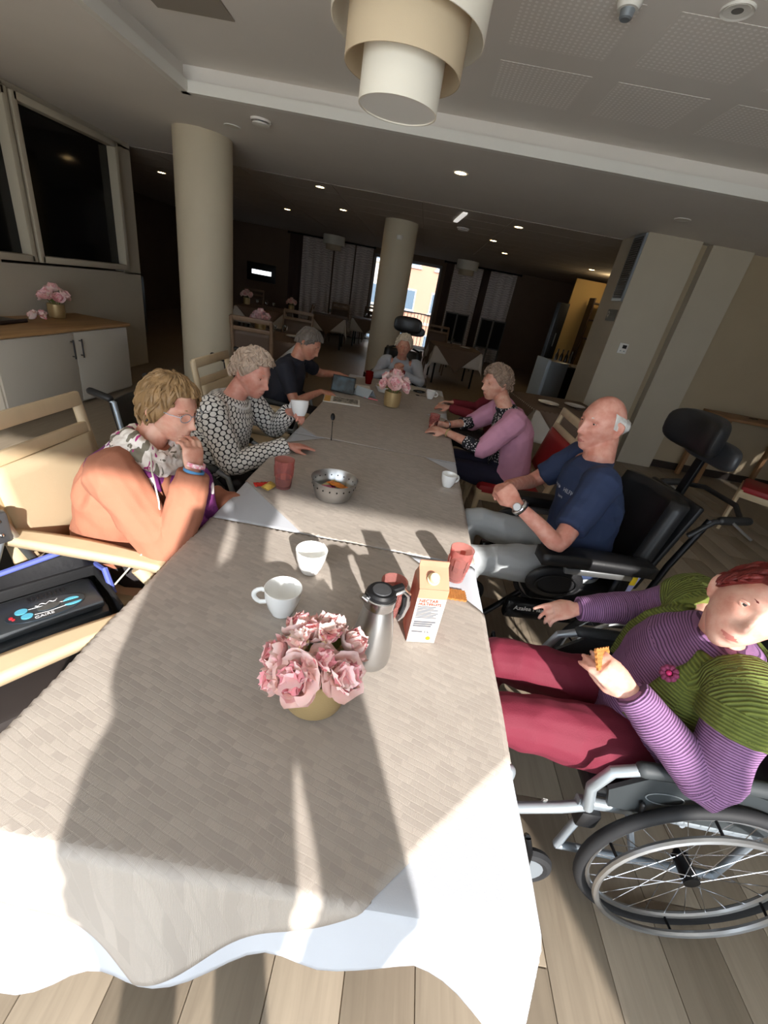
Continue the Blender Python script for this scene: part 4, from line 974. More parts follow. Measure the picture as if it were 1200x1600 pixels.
# ----------------------------------------------------------------- the woman in polka dots
DOTS = fabric('polka_blouse', 'dots', (26, 24, 26), (226, 222, 216), 1.45, bump=.12)
r2, i2 = person('woman in a black and white polka-dot blouse lifting a white cup', dict(
    pelvis=(-1.02, 2.17, .53), chest=(-.96, 2.16, .82), neck=(-.88, 2.17, .985), head=(-.80, 2.19, 1.105), face=(.9, -.32, -.28), headup=(.15, 0, 1),
    shR=(-.93, 1.99, .93), elR=(-.80, 1.93, .70), wrR=(-.575, 2.10, .785), shL=(-.91, 2.36, .94), elL=(-.74, 2.42, .76), wrL=(-.63, 2.31, .905),
    handR=((1, .60, -.02), (-.1, 0, 1), [.12, .15, .2, .25], .5), handL=((.75, -.45, .25), (-.25, .75, .5), .75, .9),
    hipR=(-.98, 2.08, .5), hipL=(-.98, 2.27, .5), knR=(-.53, 2.06, .52), knL=(-.53, 2.28, .52), anR=(-.5, 2.06, .09), anL=(-.5, 2.28, .09), fwd=(1, 0, 0), hs=1.),
    SK4, DOTS, M('dark_trousers', (44, 40, 42), .85), hairm('silver', (196, 172, 152)), voxel=.006, s=1., wid=1.12, dep=1.2, hairstyle='fluffy', loose=.012)
b = MB().tube([i2['V']['neck'] + i2['ax'] * (.078 * math.cos(a)) + i2['fw'] * (.074 * math.sin(a) + .01) - i2['up'] * (.012 + .02 * max(0, math.sin(a))) for a in [2 * math.pi * k / 24 for k in range(24)]], .007, 8, closed=True)
b.build('collar', M('white_piping', (230, 228, 224), .7), r2, i2['org'])
# ----------------------------------------------------------------- the man at the tablet
r3, i3 = person('man in a dark navy shirt bending over the tablet', dict(
    pelvis=(-1.06, 3.55, .53), chest=(-1.0, 3.53, .83), neck=(-.92, 3.53, 1.0), head=(-.845, 3.55, 1.115), face=(.85, -.15, -.5), headup=(.3, 0, 1),
    shR=(-.97, 3.34, .94), elR=(-.86, 3.30, .70), wrR=(-.70, 3.50, .77), shL=(-.95, 3.74, .95), elL=(-.83, 4.00, .82), wrL=(-.655, 4.12, .815),
    handR=((1, .4, 0), (0, 0, 1), .4, .4), handL=((.8, .35, -.15), (.1, -.1, 1), .8, .8),
    hipR=(-1.0, 3.45, .5), hipL=(-1.0, 3.64, .5), knR=(-.55, 3.43, .52), knL=(-.55, 3.66, .52), anR=(-.52, 3.43, .09), anL=(-.52, 3.66, .09), fwd=(1, 0, 0), hs=1.02),
    SK2, fabric('navy_polo', 'plain', (30, 32, 44), (30, 32, 44)), M('dark_trousers', (44, 40, 42), .85), hairm('grey', (110, 100, 92)), voxel=.008, s=1.02, sleeve='short', wid=1.1, dep=1.15)
# ----------------------------------------------------------------- the woman in grey at the far end
r4, i4 = person('white-haired woman in a grey sweater, hands clasped, at the table end', dict(
    pelvis=(-.13, 5.06, .53), chest=(-.128, 5.00, .78), neck=(-.125, 4.92, .965), head=(-.122, 4.86, 1.09), face=(.02, -1, -.12), headup=(0, -.1, 1),
    shR=(-.30, 4.95, .90), elR=(-.375, 4.70, .775), wrR=(-.175, 4.64, .845), shL=(.05, 4.95, .905), elL=(.125, 4.70, .78), wrL=(-.085, 4.64, .85),
    handR=((.45, -.1, .9), (-.55, -.7, .2), .55, .8), handL=((-.45, -.1, .9), (.55, -.7, .2), .7, .8),
    hipR=(-.22, 5.0, .5), hipL=(-.04, 5.0, .5), knR=(-.24, 4.66, .56), knL=(-.02, 4.66, .56), anR=(-.24, 4.60, .12), anL=(-.02, 4.60, .12), fwd=(0, -1, 0), hs=.98),
    SK2, fabric('grey_sweater', 'plain', (164, 166, 172), (164, 166, 172)), M('dark_trousers', (44, 40, 42), .85), hairm('white', (216, 200, 176)), voxel=.007, s=.95, hairstyle='fluffy')
band(i4, 'R', .98, .034, .03, M('dark_red_cloth', (120, 34, 40), .8), 'cuff'); band(i4, 'L', .98, .034, .03, M('dark_red_cloth', (120, 34, 40), .8), 'cuff')
# ----------------------------------------------------------------- the woman in the pink cardigan
PINKC = fabric('pink_cardigan', 'plain', (206, 146, 172), (206, 146, 172), bump=.4); SPOT = fabric('spotted_dress', 'spots', (22, 22, 30), (226, 222, 222), 1.2, bump=.1)
r5, i5 = person('woman in a pink cardigan over a spotted dress, holding a tumbler', dict(
    pelvis=(.86, 3.08, .53), chest=(.80, 3.06, .83), neck=(.70, 3.08, 1.015), head=(.615, 3.13, 1.145), face=(-.9, -.35, -.18), headup=(-.1, 0, 1),
    shR=(.735, 3.27, .965), elR=(.56, 3.36, .79), wrR=(.325, 3.10, .795), shL=(.755, 2.88, .95), elL=(.57, 2.77, .765), wrL=(.325, 2.93, .79),
    handR=((-1, -.35, .02), (.1, .8, .6), .5, .6), handL=((-1, .25, 0), (0, -.35, 1), [.25, .3, .3, .35], .5),
    hipR=(.82, 3.18, .5), hipL=(.82, 2.98, .5), knR=(.42, 3.18, .53), knL=(.42, 2.96, .53), anR=(.42, 3.18, .09), anL=(.42, 2.96, .09), fwd=(-1, 0, 0), hs=1.),
    SK1, SPOT, M('navy_skirt', (36, 36, 58), .85), hairm('taupe', (150, 126, 108)), voxel=.006, s=1., sleeve='three', wid=1.02, dep=1.06, hairstyle='fluffy')
def cardigan(info, mat, name, t_arm=.5, open_w=.30, off=.022, low=1, voxel=.006, arms='LR', amp=.005, extra=(), rad=1.):
    """open-fronted outer layer: torso shell without its front strip, plus sleeves"""
    R = info['torso'](off); n = 28; b = MB(); fwv = info['fw']; keep = []
    rings = R[low:8]
    mid_ = [sum((p for p in r), Vector()) / n for r in rings]
    front = int(round(((math.atan2(1, 0)) / (2 * math.pi)) * n))
    # find the ring index that points forward
    fi = max(range(n), key=lambda k: (rings[2][k] - mid_[2]).dot(fwv)); half = int(open_w * n / 2)
    idx = [(fi + half + k) % n for k in range(n - 2 * half + 1)]
    inner = [[c + (p - c) * .86 for p in r] for r, c in zip(rings, mid_)]
    V_ = [r[k] for r in rings for k in idx] + [r[k] for r in inner for k in idx]; m = len(idx); nr = len(rings); o_ = m * nr; Fs = []
    for i in range(nr - 1):
        for j in range(m - 1):
            a = i * m + j; Fs += [(a, a + 1, a + m + 1, a + m), (o_ + a, o_ + a + m, o_ + a + m + 1, o_ + a + 1)]
        for j in (0, m - 1): a = i * m + j; Fs.append((a, a + m, o_ + a + m, o_ + a) if j == 0 else (a, o_ + a, o_ + a + m, a + m))
    for j in range(m - 1): Fs += [(j, o_ + j, o_ + j + 1, j + 1), ((nr - 1) * m + j, (nr - 1) * m + j + 1, o_ + (nr - 1) * m + j + 1, o_ + (nr - 1) * m + j)]
    b.add(V_, Fs)
    V = info['V']; tor = [V['pelvis'] - info['up'] * .05, V['pelvis'], V['chest'], info['mid'], V['neck']]
    ch = [(tor, [.17, .17, .165, .15, .07], -fwv)]
    for sd in arms:
        pts = info['arms'][sd]; C, R_ = limb(b, [pts[0].lerp(info['mid'], .35)] + pts, [q_ * rad for q_ in (.074, .076, .068, .060, .052, .044)], t0=0, t1=t_arm, rnd=False); ch.append((C, R_, Vector((0, 0, 1)) if abs((C[-1] - C[0]).normalized().z) < .8 else Vector((1, 0, 0))))
    for pts, rs in extra: b.tube(pts, rs, 12, rnd=True)
    me = remesh(b, voxel, 4); wrinkle(me, amp, 11, 5); uv_limbs(me, ch, info['org']); return finish(me, name, [mat], info['root'], info['org'])
cardigan(i5, PINKC, 'cardigan', .62, .30, .028, rad=1.08)
band(i5, 'L', .94, .030, .012, GOLD, 'wristwatch'); band(i5, 'R', .94, .030, .012, CHROME, 'bracelet')
# ----------------------------------------------------------------- the hidden neighbour in dark red
r8, i8 = person('person in a dark red top mostly hidden behind the woman in pink', dict(
    pelvis=(.90, 3.85, .53), chest=(.86, 3.83, .80), neck=(.79, 3.84, .96), head=(.73, 3.87, 1.08), face=(-.95, -.2, -.2), headup=(-.1, 0, 1),
    shR=(.82, 4.02, .91), elR=(.66, 4.06, .76), wrR=(.43, 3.94, .79), shL=(.83, 3.66, .91), elL=(.62, 3.60, .78), wrL=(.40, 3.72, .79),
    handR=((-1, -.2, 0), (0, .3, 1), .35, .5), handL=((-1, .1, 0), (0, -.3, 1), .3, .5),
    hipR=(.86, 3.94, .5), hipL=(.86, 3.75, .5), knR=(.45, 3.94, .53), knL=(.45, 3.74, .53), anR=(.45, 3.94, .09), anL=(.45, 3.74, .09), fwd=(-1, 0, 0), hs=.97),
    SK1, fabric('dark_red_top', 'plain', (120, 26, 40), (120, 26, 40)), M('dark_trousers', (44, 40, 42), .85), hairm('taupe', (150, 126, 108)), voxel=.008, s=.95)
# ----------------------------------------------------------------- the man in the navy T-shirt
NAVY = fabric('navy_tshirt', 'plain', (38, 52, 84), (38, 52, 84), bump=.2); GREYT = fabric('light_grey_trousers', 'plain', (172, 176, 178), (172, 176, 178), bump=.2)
r6, i6 = person('bald man in a navy T-shirt, hands folded, in the black wheelchair', dict(
    pelvis=(.98, 1.90, .57), chest=(.96, 1.90, .86), neck=(.93, 1.93, 1.075), head=(.905, 1.975, 1.225), face=(-.90, -.40, -.1), headup=(0, 0, 1),
    shL=(.895, 1.735, 1.015), elL=(.73, 1.545, .80), wrL=(.525, 1.575, .925), shR=(.93, 2.115, 1.02), elR=(.74, 2.14, .83), wrR=(.53, 1.79, .92),
    handL=((-.55, .55, .35), (-.5, -.6, .6), [.7, .75, .8, .8], .6), handR=((-.45, -.75, .2), (-.4, .2, .85), [.6, .65, .7, .7], .5),
    hipL=(.92, 1.80, .55), hipR=(.92, 2.01, .55), knL=(.42, 1.60, .615), knR=(.44, 1.93, .64), anL=(.38, 1.60, .16), anR=(.40, 1.93, .16), fwd=(-1, -.2, 0), hs=1.12),
    SK4, NAVY, GREYT, hairm('snow', (222, 218, 212)), voxel=.0055, s=1.03, sleeve='short', wid=1.06, dep=1.15, hairstyle='bald', wr_amp=.006, neckw=1.25, loose=.008)
band(i6, 'L', .93, .034, .020, CHROME, 'watch_strap')
V = i6['V']; c = V['elL'].lerp(V['wrL'], .93) + Vector((-.02, -.028, .012)); MB().lathe([(0, 0), (.017, 0), (.018, .004), (.015, .008), (0, .008)], n=20, c=c, rot=Vector((-.5, -.75, .35)).to_track_quat('Z', 'Y').to_matrix()).build('watch_face', STEEL, r6, i6['org'])
# lettering on the shirt
from mathutils.bvhtree import BVHTree
def wrap_text(info, txt, size, centre, d, upv, mat, name='lettering'):
    """lettering pressed onto the garment: every vertex is cast along d on to the cloth"""
    top = info['top']; bv = BVHTree.FromPolygons([v.co.copy() for v in top.data.vertices], [list(p.vertices) for p in top.data.polygons]); O = Vector(info['org'])
    d = Vector(d).normalized(); upv = (Vector(upv) - d * Vector(upv).dot(d)).normalized(); rt = d.cross(upv)
    o = text_part(name, txt, size, mat, info['root'], (0, 0, 0), Matrix.Identity(3), .0)
    for v in o.data.vertices:
        p = Vector(centre) - O + rt * v.co.x + upv * v.co.y - d * .3; h = bv.ray_cast(p, d, .6)
        v.co = (h[0] - d * .003) if h[0] is not None else p + d * .3
SHP = M('shirt_print', (200, 204, 214), .6); ch_ = i6['V']['chest'].lerp(i6['mid'], .50) + i6['ax'] * .045; dl = (-i6['fw'] * .85 - i6['ax'] * .35).normalized()
wrap_text(i6, 'TOMMY    HILFIGER', .027, ch_ + i6['fw'] * .1, dl, i6['up'], SHP); wrap_text(i6, 'jeans', .020, ch_ + i6['fw'] * .1 - i6['up'] * .036, dl, i6['up'], SHP); wrap_text(i6, '\u2022', .05, ch_ + i6['fw'] * .1 - dl.cross(i6['up']) * .022, dl, i6['up'], SHP, 'logo')
# ----------------------------------------------------------------- the woman in green and purple (right, nearest)
PURS = fabric('purple_ribbed', 'stripe', (146, 106, 148), (84, 54, 88), .78, bump=.5); GREENK = fabric('green_knit', 'rib', (78, 88, 30), (112, 122, 50), 1.1, bump=.8); RASP = fabric('raspberry_trousers', 'plain', (104, 20, 42), (104, 20, 42), bump=.35)
r7, i7 = person('red-haired woman in a green cardigan and striped purple sweater, holding a biscuit', dict(
    pelvis=(.93, .95, .57), chest=(.93, .93, .80), neck=(.925, .905, .955), head=(.905, .87, 1.075), face=(-.52, -.82, .16), headup=(.45, .05, 1),
    shL=(.905, .735, .905), elL=(.875, .655, .70), wrL=(.690, .775, .825), shR=(.985, 1.10, .925), elR=(.93, 1.20, .80), wrR=(.715, 1.185, .755),
    handL=((-.72, .50, .30), (-.30, -.72, .6), [.42, .45, .5, .55], .75), handR=((-1, -.1, -.30), (-.3, -.3, .9), [.2, .5, .6, .65], .4),
    hipL=(.88, .86, .54), hipR=(.88, 1.05, .54), knL=(.42, .815, .60), knR=(.44, 1.02, .62), anL=(.36, .82, .17), anR=(.38, 1.02, .17), fwd=(-1, -.3, 0), foot=(-1, 0, 0), hs=.98),
    SK3, PURS, RASP, hairm('red', (116, 34, 30)), voxel=.0048, s=.95, wid=1.04, dep=1.22, hairstyle='short', wr_amp=.005, loose=.008)
cardigan(i7, GREENK, 'cardigan', .34, .22, .032, low=3, voxel=.0055, amp=.003, rad=1.14)
# placket, buttons and brooch pressed onto the near edge of the cardigan
gtop = [c for c in r7.children if c.name.startswith('cardigan')][0]
bvg = BVHTree.FromPolygons([v.co.copy() for v in gtop.data.vertices], [list(p.vertices) for p in gtop.data.polygons]); O7 = Vector(i7['org'])
def pin_on(px, py, pz, d):
    p = Vector((px, py, pz)) - O7; h = bvg.ray_cast(p - Vector(d) * .3, Vector(d), .8); return (h[0], h[1]) if h[0] is not None else (p, -Vector(d))
BUT = M('green_button', (112, 122, 60), .4); dv = (i7['V']['chest'] + Vector((0, 0, .05)) - Vector((.35, .2, 1.25))).normalized()
ax7, fw7, up7 = i7['ax'], i7['fw'], i7['up']
for k, t in enumerate((.86, .66, .46)):
    c0 = i7['V']['pelvis'].lerp(i7['V']['neck'], t) + ax7 * .072 + fw7 * .12; h, nn = pin_on(c0.x, c0.y, c0.z, -fw7)
    Rb = nn.to_track_quat('Z', 'Y').to_matrix()
    bt = MB().lathe([(0, -.002), (.014, -.002), (.015, .003), (.011, .0045), (.009, .003), (0, .003)], n=20, c=h, rot=Rb).build('button', BUT, r7)
c0 = i7['V']['pelvis'].lerp(i7['V']['neck'], .78) + ax7 * .115 + fw7 * .1; h, nn = pin_on(c0.x, c0.y, c0.z, -fw7)
br_ = MB().ball(h + nn * .006, .007, 12).build('brooch', M('brooch_pink', (206, 50, 110), .3), r7)
for k in range(9):
    a_ = k * 2 * math.pi / 9; e1 = nn.orthogonal().normalized(); e2 = nn.cross(e1); dd = e1 * math.cos(a_) + e2 * math.sin(a_)
    MB().ball(h + nn * .004 + dd * .015, .008, 8).build('brooch_petal', M('brooch_wool', (140, 60, 96), .9, bump=.8, bscale=200), br_)
bq = biscuit('biscuit', (.625, .845, .858), .5, 'butter biscuit held by the woman in green and purple'); bq.rotation_euler = (.9, .25, .6)
# ================================================================= CHAIRS
CHW = M('beige_wood', (206, 184, 150), .45, var=.10, vscale=10, stretch=(1, 1, .15)); CHF = M('beige_vinyl', (198, 178, 146), .5, bump=.1, bscale=300); CHR = M('red_vinyl', (150, 30, 34), .5, bump=.1, bscale=300)
CHB = M('brown_vinyl', (92, 74, 62), .55, bump=.1, bscale=300); CHG = M('brown_wood', (132, 106, 84), .5, var=.2, vscale=10)
def make_chair(wood, fab, arms=(-1, 1)):
    c = empty('dining_chair')
    up = lambda sx, z: Vector((sx * .235, -.23 - .11 * max(0, z - .42) / .6, z))
    for sx in (-1, 1):
        MB().tube([(sx * .225, -.26, 0), (sx * .235, -.235, .25), up(sx, .45), up(sx, .75), up(sx, 1.03)], [.015, .019, .022, .020, .017], 10, flat=1.25).build('back_post', wood, c)
        if sx in arms:
            MB().tube([(sx * .245, .235, 0), (sx * .25, .235, .45), (sx * .262, .225, .60), (sx * .268, .19, .655)], [.016, .021, .023, .026], 10).build('front_leg', wood, c)
            MB().grid(lambda u, v: Vector((sx * (.262 + (v - .5) * (.052 + .020 * math.sin(math.pi * min(1, u * 1.15)))), -.285 + .56 * u, .672 + .012 * math.sin(u * 3))), 18, 5).build('armrest', wood, c, solid=.03)
        else: MB().tube([(sx * .225, .215, 0), (sx * .225, .215, .45)], [.016, .021], 10).build('front_leg', wood, c)
        MB().box((sx * .235, 0, .405), (.024, .44, .06), bev=.005).build('seat_rail', wood, c)
    for yy in (.215, -.225): MB().box((0, yy, .405), (.45, .024, .06), bev=.005).build('seat_rail', wood, c)
    b = MB().box((0, -.005, .455), (.47, .46, .07), bev=.025); b.build('seat', fab, c)
    tilt = Matrix.Rotation(.18, 3, 'X')
    MB().box((0, -.333, 1.015), (.49, .026, .055), tilt, bev=.008).build('top_rail', wood, c)
    MB().box((0, -.312, .905), (.46, .024, .045), tilt, bev=.006).build('back_slat', wood, c)
    MB().box((0, -.255, .565), (.45, .024, .045), tilt, bev=.006).build('back_slat', wood, c)
    MB().grid(lambda u, v: Vector(((u - .5) * .45, -.246 - .058 * v + .012 * math.sin(math.pi * u), .585 + .30 * v)), 10, 6).build('back_pad', fab, c, solid=.04)
    return c
ch_b = make_chair(CHW, CHF); ch_k = make_chair(CHW, M('dark_seat_vinyl', (46, 40, 38), .5), (1,)); ch_r = make_chair(CHW, CHR, ()); ch_d = make_chair(CHG, CHB, ())
H90 = math.pi / 2
place(ch_b, False, (-.96, 1.36, 0), -H90, 'beige wooden armchair of the woman in the rust jacket', 'chair', 'beige armchairs')
place(ch_k, False, (-1.0, .80, 0), -.62, 'beige armchair in the left foreground that carries the black medical bag', 'chair', 'beige armchairs')
place(ch_b, True, (-.96, 2.80, 0), -H90, 'empty beige armchair between the woman in polka dots and the man at the tablet', 'chair', 'beige armchairs')
place(ch_r, False, (.86, 3.06, 0), H90, 'red-backed wooden chair of the woman in the pink cardigan', 'chair', 'red chairs')
st_ = tag(empty('stool', (.90, 3.85, 0)), 'low wooden stool under the person in dark red', 'stool'); MB().lathe([(0, .43), (.18, .43), (.19, .45), (.17, .47), (0, .47)], n=28).build('seat', CHW, st_)
for sx in (-1, 1):
    for sy in (-1, 1): MB().tube([(sx * .16, sy * .16, 0), (sx * .11, sy * .11, .44)], .016, 8).build('leg', CHW, st_)
place(ch_r, True, (3.75, 4.15, 0), .9, 'red wooden chair standing alone at the right wall', 'chair', 'red chairs')
# ================================================================= WHEELCHAIRS
RUBBER = M('black_rubber', (30, 30, 32), .7); ALU = M('aluminium', (176, 178, 180), .3, .9); PADL = M('black_leatherette', (26, 26, 28), .42, bump=.12, bscale=120); SILV = M('silver_paint', (160, 168, 174), .32, .5)
def torus(mb, c, R_, r, n=48, m=10, axis='x'):
    c = Vector(c); pts = [c + Vector((0, R_ * math.cos(2 * math.pi * k / n), R_ * math.sin(2 * math.pi * k / n))) for k in range(n)]; mb.tube(pts, r, m, closed=True, up=(1, 0, 0)); return mb
def big_wheel(parent, x, y, sx, R_=.305):
    w_ = torus(MB(), (x, y, R_), R_ - .016, .017).build('wheel', RUBBER, parent)
    torus(MB(), (x, y, R_), R_ - .036, .009, 48, 8).build('rim', ALU, w_)
    torus(MB(), (x + sx * .048, y, R_), R_ - .045, .0095, 48, 8).build('hand_rim', ALU, w_)
    MB().tube([(x - .03, y, R_), (x + .04, y, R_)], [.022, .022], 16).tube([(x + .03, y, R_), (x + .05, y, R_)], .012, 12).build('hub', BLACKM, w_)
    sp = MB()
    for k in range(28):
        a = 2 * math.pi * k / 28; da = (.55 if k % 4 < 2 else -.55); hx = x + (.028 if k % 2 else -.022)
        sp.tube([(hx, y + .020 * math.cos(a + da * 2), R_ + .020 * math.sin(a + da * 2)), (x, y + (R_ - .038) * math.cos(a), R_ + (R_ - .038) * math.sin(a))], .0012, 5, caps=False)
    sp.build('spokes', CHROME, w_)
    for k in range(6):
        a = k * math.pi / 3 + .3; MB().tube([(x + .005, y + (R_ - .036) * math.cos(a), R_ + (R_ - .036) * math.sin(a)), (x + sx * .048, y + (R_ - .045) * math.cos(a), R_ + (R_ - .045) * math.sin(a))], .004, 6).build('rim_bracket', BLACKM, w_)
    return w_
def caster(parent, x, y, R_=.09):
    c = torus(MB(), (x, y, R_), R_ - .018, .018, 28, 8).build('caster', RUBBER, parent)
    MB().tube([(x - .014, y, R_), (x + .014, y, R_)], R_ - .03, 20).build('caster_hub', GREYM, c)
    MB().tube([(x + .024, y, R_), (x + .022, y + .02, R_ * 2 + .03), (x, y + .03, R_ * 2 + .06)], .009, 8).tube([(x - .024, y, R_), (x - .022, y + .02, R_ * 2 + .03), (x, y + .03, R_ * 2 + .06)], .009, 8).build('fork', BLACKM, c)
    return c
def manual_wheelchair():
    c = empty('wheelchair')
    for sx in (-1, 1):
        big_wheel(c, sx * .275, -.095, sx); caster(c, sx * .235, .30)
        x = sx * .225
        MB().tube([(x, .26, .44), (x, .10, .45), (x, -.25, .44), (x, -.28, .60), (x, -.33, .90), (x, -.42, .93)], .012, 10).build('side_frame', GREYM, c)
        MB().tube([(x, .24, .22), (x, -.25, .21), (x, -.26, .44)], .012, 10).tube([(x, .22, .44), (x, .235, .22)], .012, 10).build('lower_frame', GREYM, c)
        MB().tube([(x, -.35, .915), (x, -.44, .935)], .018, 12, rnd=True).build('push_handle', BLACK, c)
        # armrest: bent tube with a long foam grip, black side panel under it with an oval emblem
        ax_ = sx * .245
        MB().tube([(ax_, .24, .46), (ax_, .265, .55), (ax_, .24, .625), (ax_, .17, .655)], .0145, 12).build('armrest_bend', SILV, c)
        MB().tube([(ax_, .175, .655), (ax_, .05, .665), (ax_, -.16, .665)], .0195, 12, rnd=True).build('armrest_grip', M('foam_grip', (52, 56, 58), .6), c)
        MB().tube([(ax_, -.16, .665), (ax_, -.24, .62), (ax_, -.25, .50)], .0145, 12).build('armrest_tube', SILV, c)
        sp = MB().prism([(-.24, .48), (.20, .49), (.225, .56), (.15, .63), (-.10, .645), (-.22, .62)], ax_ - .006, ax_ + .006, fn=lambda p: Vector((p.z, p.x, p.y))).build('side_panel', M('dark_grey_panel', (52, 56, 58), .4), c)
        torus(MB(), (0, 0, 0), .04, .0016, 28, 6).build('emblem', M('emblem_grey', (120, 126, 128), .4), sp).matrix_local = Matrix.Translation((ax_ + sx * .0075, .08, .565)) @ Matrix.Diagonal((1, 1.25, .55, 1))
        MB().tube([(x, .26, .455), (x, -.24, .455)], .014, 10).build('seat_tube', SILV, c)
        # swing-away footrest hanger
        MB().tube([(x, .22, .44), (x + sx * .012, .30, .425), (x + sx * .01, .40, .385), (x, .47, .36)], .015, 12).build('hanger', SILV, c)
        MB().tube([(x, .47, .33), (x, .475, .52)], [.020, .020], 14, rnd=True).build('hanger_post', SILV, c)
        MB().ball((x, .475, .475), .024, 14).build('pivot_knob', M('knob_grey', (90, 92, 94), .35), c)
        MB().tube([(x, .47, .35), (x * .9, .52, .14)], .011, 10).build('foot_tube', SILV, c)
        MB().box((x * .6, .555, .13), (.15, .17, .014), Matrix.Rotation(.15, 3, 'X'), bev=.006).build('footplate', BLACK, c)
        MB().box((x, .31, .41), (.006, .075, .022), Matrix.Rotation(.15, 3, 'X')).build('barcode_label', M('label_white', (214, 214, 210), .5, var=.9, vscale=160, col2=(40, 40, 40), stretch=(1, 1, .02)), c)
        MB().box((x, .215, .40), (.05, .06, .07), bev=.012).build('caster_housing', BLACK, c)
        MB().tube([(x + sx * .03, .10, .46), (x + sx * .035, .13, .54)], .007, 8, rnd=True).build('brake_lever', BLACK, c)
    MB().box((0, .02, .475), (.42, .43, .06), bev=.02).build('seat', PADL, c)
    MB().grid(lambda u, v: Vector(((u - .5) * .45, -.27 - .075 * v - .03 * math.sin(math.pi * u), .50 + .40 * v)), 10, 6).build('backrest', PADL, c, solid=.02)
    MB().tube([(-.225, 0, .22), (.225, -.05, .43)], .011, 8).tube([(.225, 0, .22), (-.225, -.05, .43)], .011, 8).build('cross_brace', GREYM, c)
    return c
wm1 = manual_wheelchair(); place(wm1, False, (.935, .945, 0), H90, 'grey and black manual wheelchair of the woman in green and purple', 'wheelchair', 'manual wheelchairs')
place(wm1, True, (-1.06, 2.17, 0), -H90, 'manual wheelchair of the woman in polka dots', 'wheelchair', 'manual wheelchairs')
place(wm1, True, (-1.09, 3.55, 0), -H90, 'manual wheelchair of the man at the tablet', 'wheelchair', 'manual wheelchairs')
def comfort_wheelchair():
    """tilting care wheelchair: tall padded back with wings, big headrest, padded arms"""
    c = empty('comfort_wheelchair')
    MB().box((0, .02, .475), (.44, .48, .10), bev=.03).build('seat', PADL, c)
    tl = Matrix.Rotation(.24, 3, 'X')
    def bk(u, v):
        return Vector(((u - .5) * (.46 - .06 * v), -.225 - .10 * v + .075 * abs((u - .5) * 2) ** 2.4, .50 + .50 * v))
    MB().grid(bk, 14, 12).build('backrest', PADL, c, solid=.075)
    MB().box((0, -.325, .76), (.36, .03, .48), tl, bev=.012).build('back_shell', BLACK, c)
    # headrest
    def pad(cx, cy, cz, rx, ry, rz_, bend):
        q = MB().ball((0, 0, 0), 1., 30); sg = lambda t, e: math.copysign(abs(t) ** e, t)
        q.v = [(cx + rx * sg(x, .6), cy + ry * sg(y, .8) + bend * (rx * sg(x, .6)) ** 2, cz + rz_ * sg(z, .6)) for x, y, z in q.v]; return q
    pad(0, -.36, 1.275, .165, .05, .088, 2.4).build('headrest', PADL, c); pad(-.06, -.405, 1.215, .15, .035, .055, 1.2).build('neck_cushion', M('grey_leatherette', (44, 45, 48), .45, bump=.12, bscale=120), c)
    MB().box((0, -.40, 1.05), (.045, .02, .44), Matrix.Rotation(.1, 3, 'X'), bev=.005).build('headrest_post', BLACKM, c)
    MB().tube([(0, -.40, 1.20), (.03, -.46, 1.21), (.05, -.46, 1.28), (.02, -.40, 1.30)], .013, 8).build('headrest_joint', BLACK, c)
    for sx in (-1, 1):
        ax_ = sx * .285
        MB().grid(lambda u, v: Vector((ax_ + (v - .5) * (.085 + .012 * math.sin(math.pi * u)), -.20 + .52 * u, .715 + .012 * math.sin(u * 2.5))), 18, 6).build('arm_pad', PADL, c, solid=.05)
        MB().box((ax_, .02, .665), (.04, .34, .03), bev=.006).build('arm_bar', ALU, c)
        MB().box((ax_, -.10, .57), (.035, .05, .22), bev=.005).build('arm_post', BLACKM, c)
        p = MB().ball((ax_ - sx * .01, .20, .585), (.028, .135, .085), 24).build('hip_pad', PADL, c)
        torus(MB(), (0, 0, 0), .05, .004, 30, 6).build('seam', BLACK, p).matrix_local = Matrix.Translation((ax_ + sx * .016, .20, .585)) @ Matrix.Diagonal((1, 1.9, 1.0, 1))
        MB().box((sx * .25, .06, .40), (.05, .62, .10), bev=.015).build('side_shroud', M('gloss_black', (14, 15, 18), .18), c)
        big_wheel(c, sx * .305, -.16, sx, .24 if False else .25); caster(c, sx * .25, .34, .085)
        MB().tube([(sx * .20, -.36, .86), (sx * .21, -.43, .95), (sx * .21, -.55, .97)], .013, 10).tube([(sx * .21, -.46, .96), (sx * .21, -.58, .975)], .019, 12, rnd=True).build('push_handle', BLACK, c)
        MB().tube([(sx * .225, -.50, .965), (sx * .235, -.56, .93), (sx * .235, -.62, .90)], .006, 8).build('brake_lever', ALU, c)
        MB().tube([(sx * .21, -.30, .45), (sx * .21, -.34, .70), (sx * .20, -.42, .95)], .015, 10).build('back_tube', BLACKM, c)
        MB().tube([(sx * .18, .28, .44), (sx * .19, .42, .30), (sx * .17, .50, .14)], .015, 10).build('leg_tube', BLACKM, c)
        MB().box((sx * .11, .54, .12), (.17, .2, .016), bev=.006).build('footplate', BLACK, c)
        MB().ball((sx * .24, -.45, .62), .028, 14).build('tilt_knob', BLACK, c)
    MB().tube([(-.21, -.55, .97), (-.10, -.60, 1.0), (.10, -.60, 1.0), (.21, -.55, .97)], .012, 10).build('push_bar', BLACK, c)
    return c
wc = comfort_wheelchair(); place(wc, False, (.97, 1.89, 0), H90 + .12, 'large black care wheelchair with a headrest, under the man in navy', 'wheelchair', 'black care wheelchairs')
o = copy_tree(wc); o.location = (-.13, 5.06, 0); o.rotation_euler = (0, 0, math.pi); tag(o, 'black care wheelchair of the white-haired woman at the table end', 'wheelchair', 'black care wheelchairs')
Rs = RM((0, 1, 0), (0, 0, 1), (1, 0, 0)); Rl = RM((0, -1, 0), (0, 0, 1), (-1, 0, 0))
text_part('lettering', 'Azalea Max', .032, M('white_lettering', (228, 230, 234), .5), wc, (-.2765, .26, .415), Rl, .001)
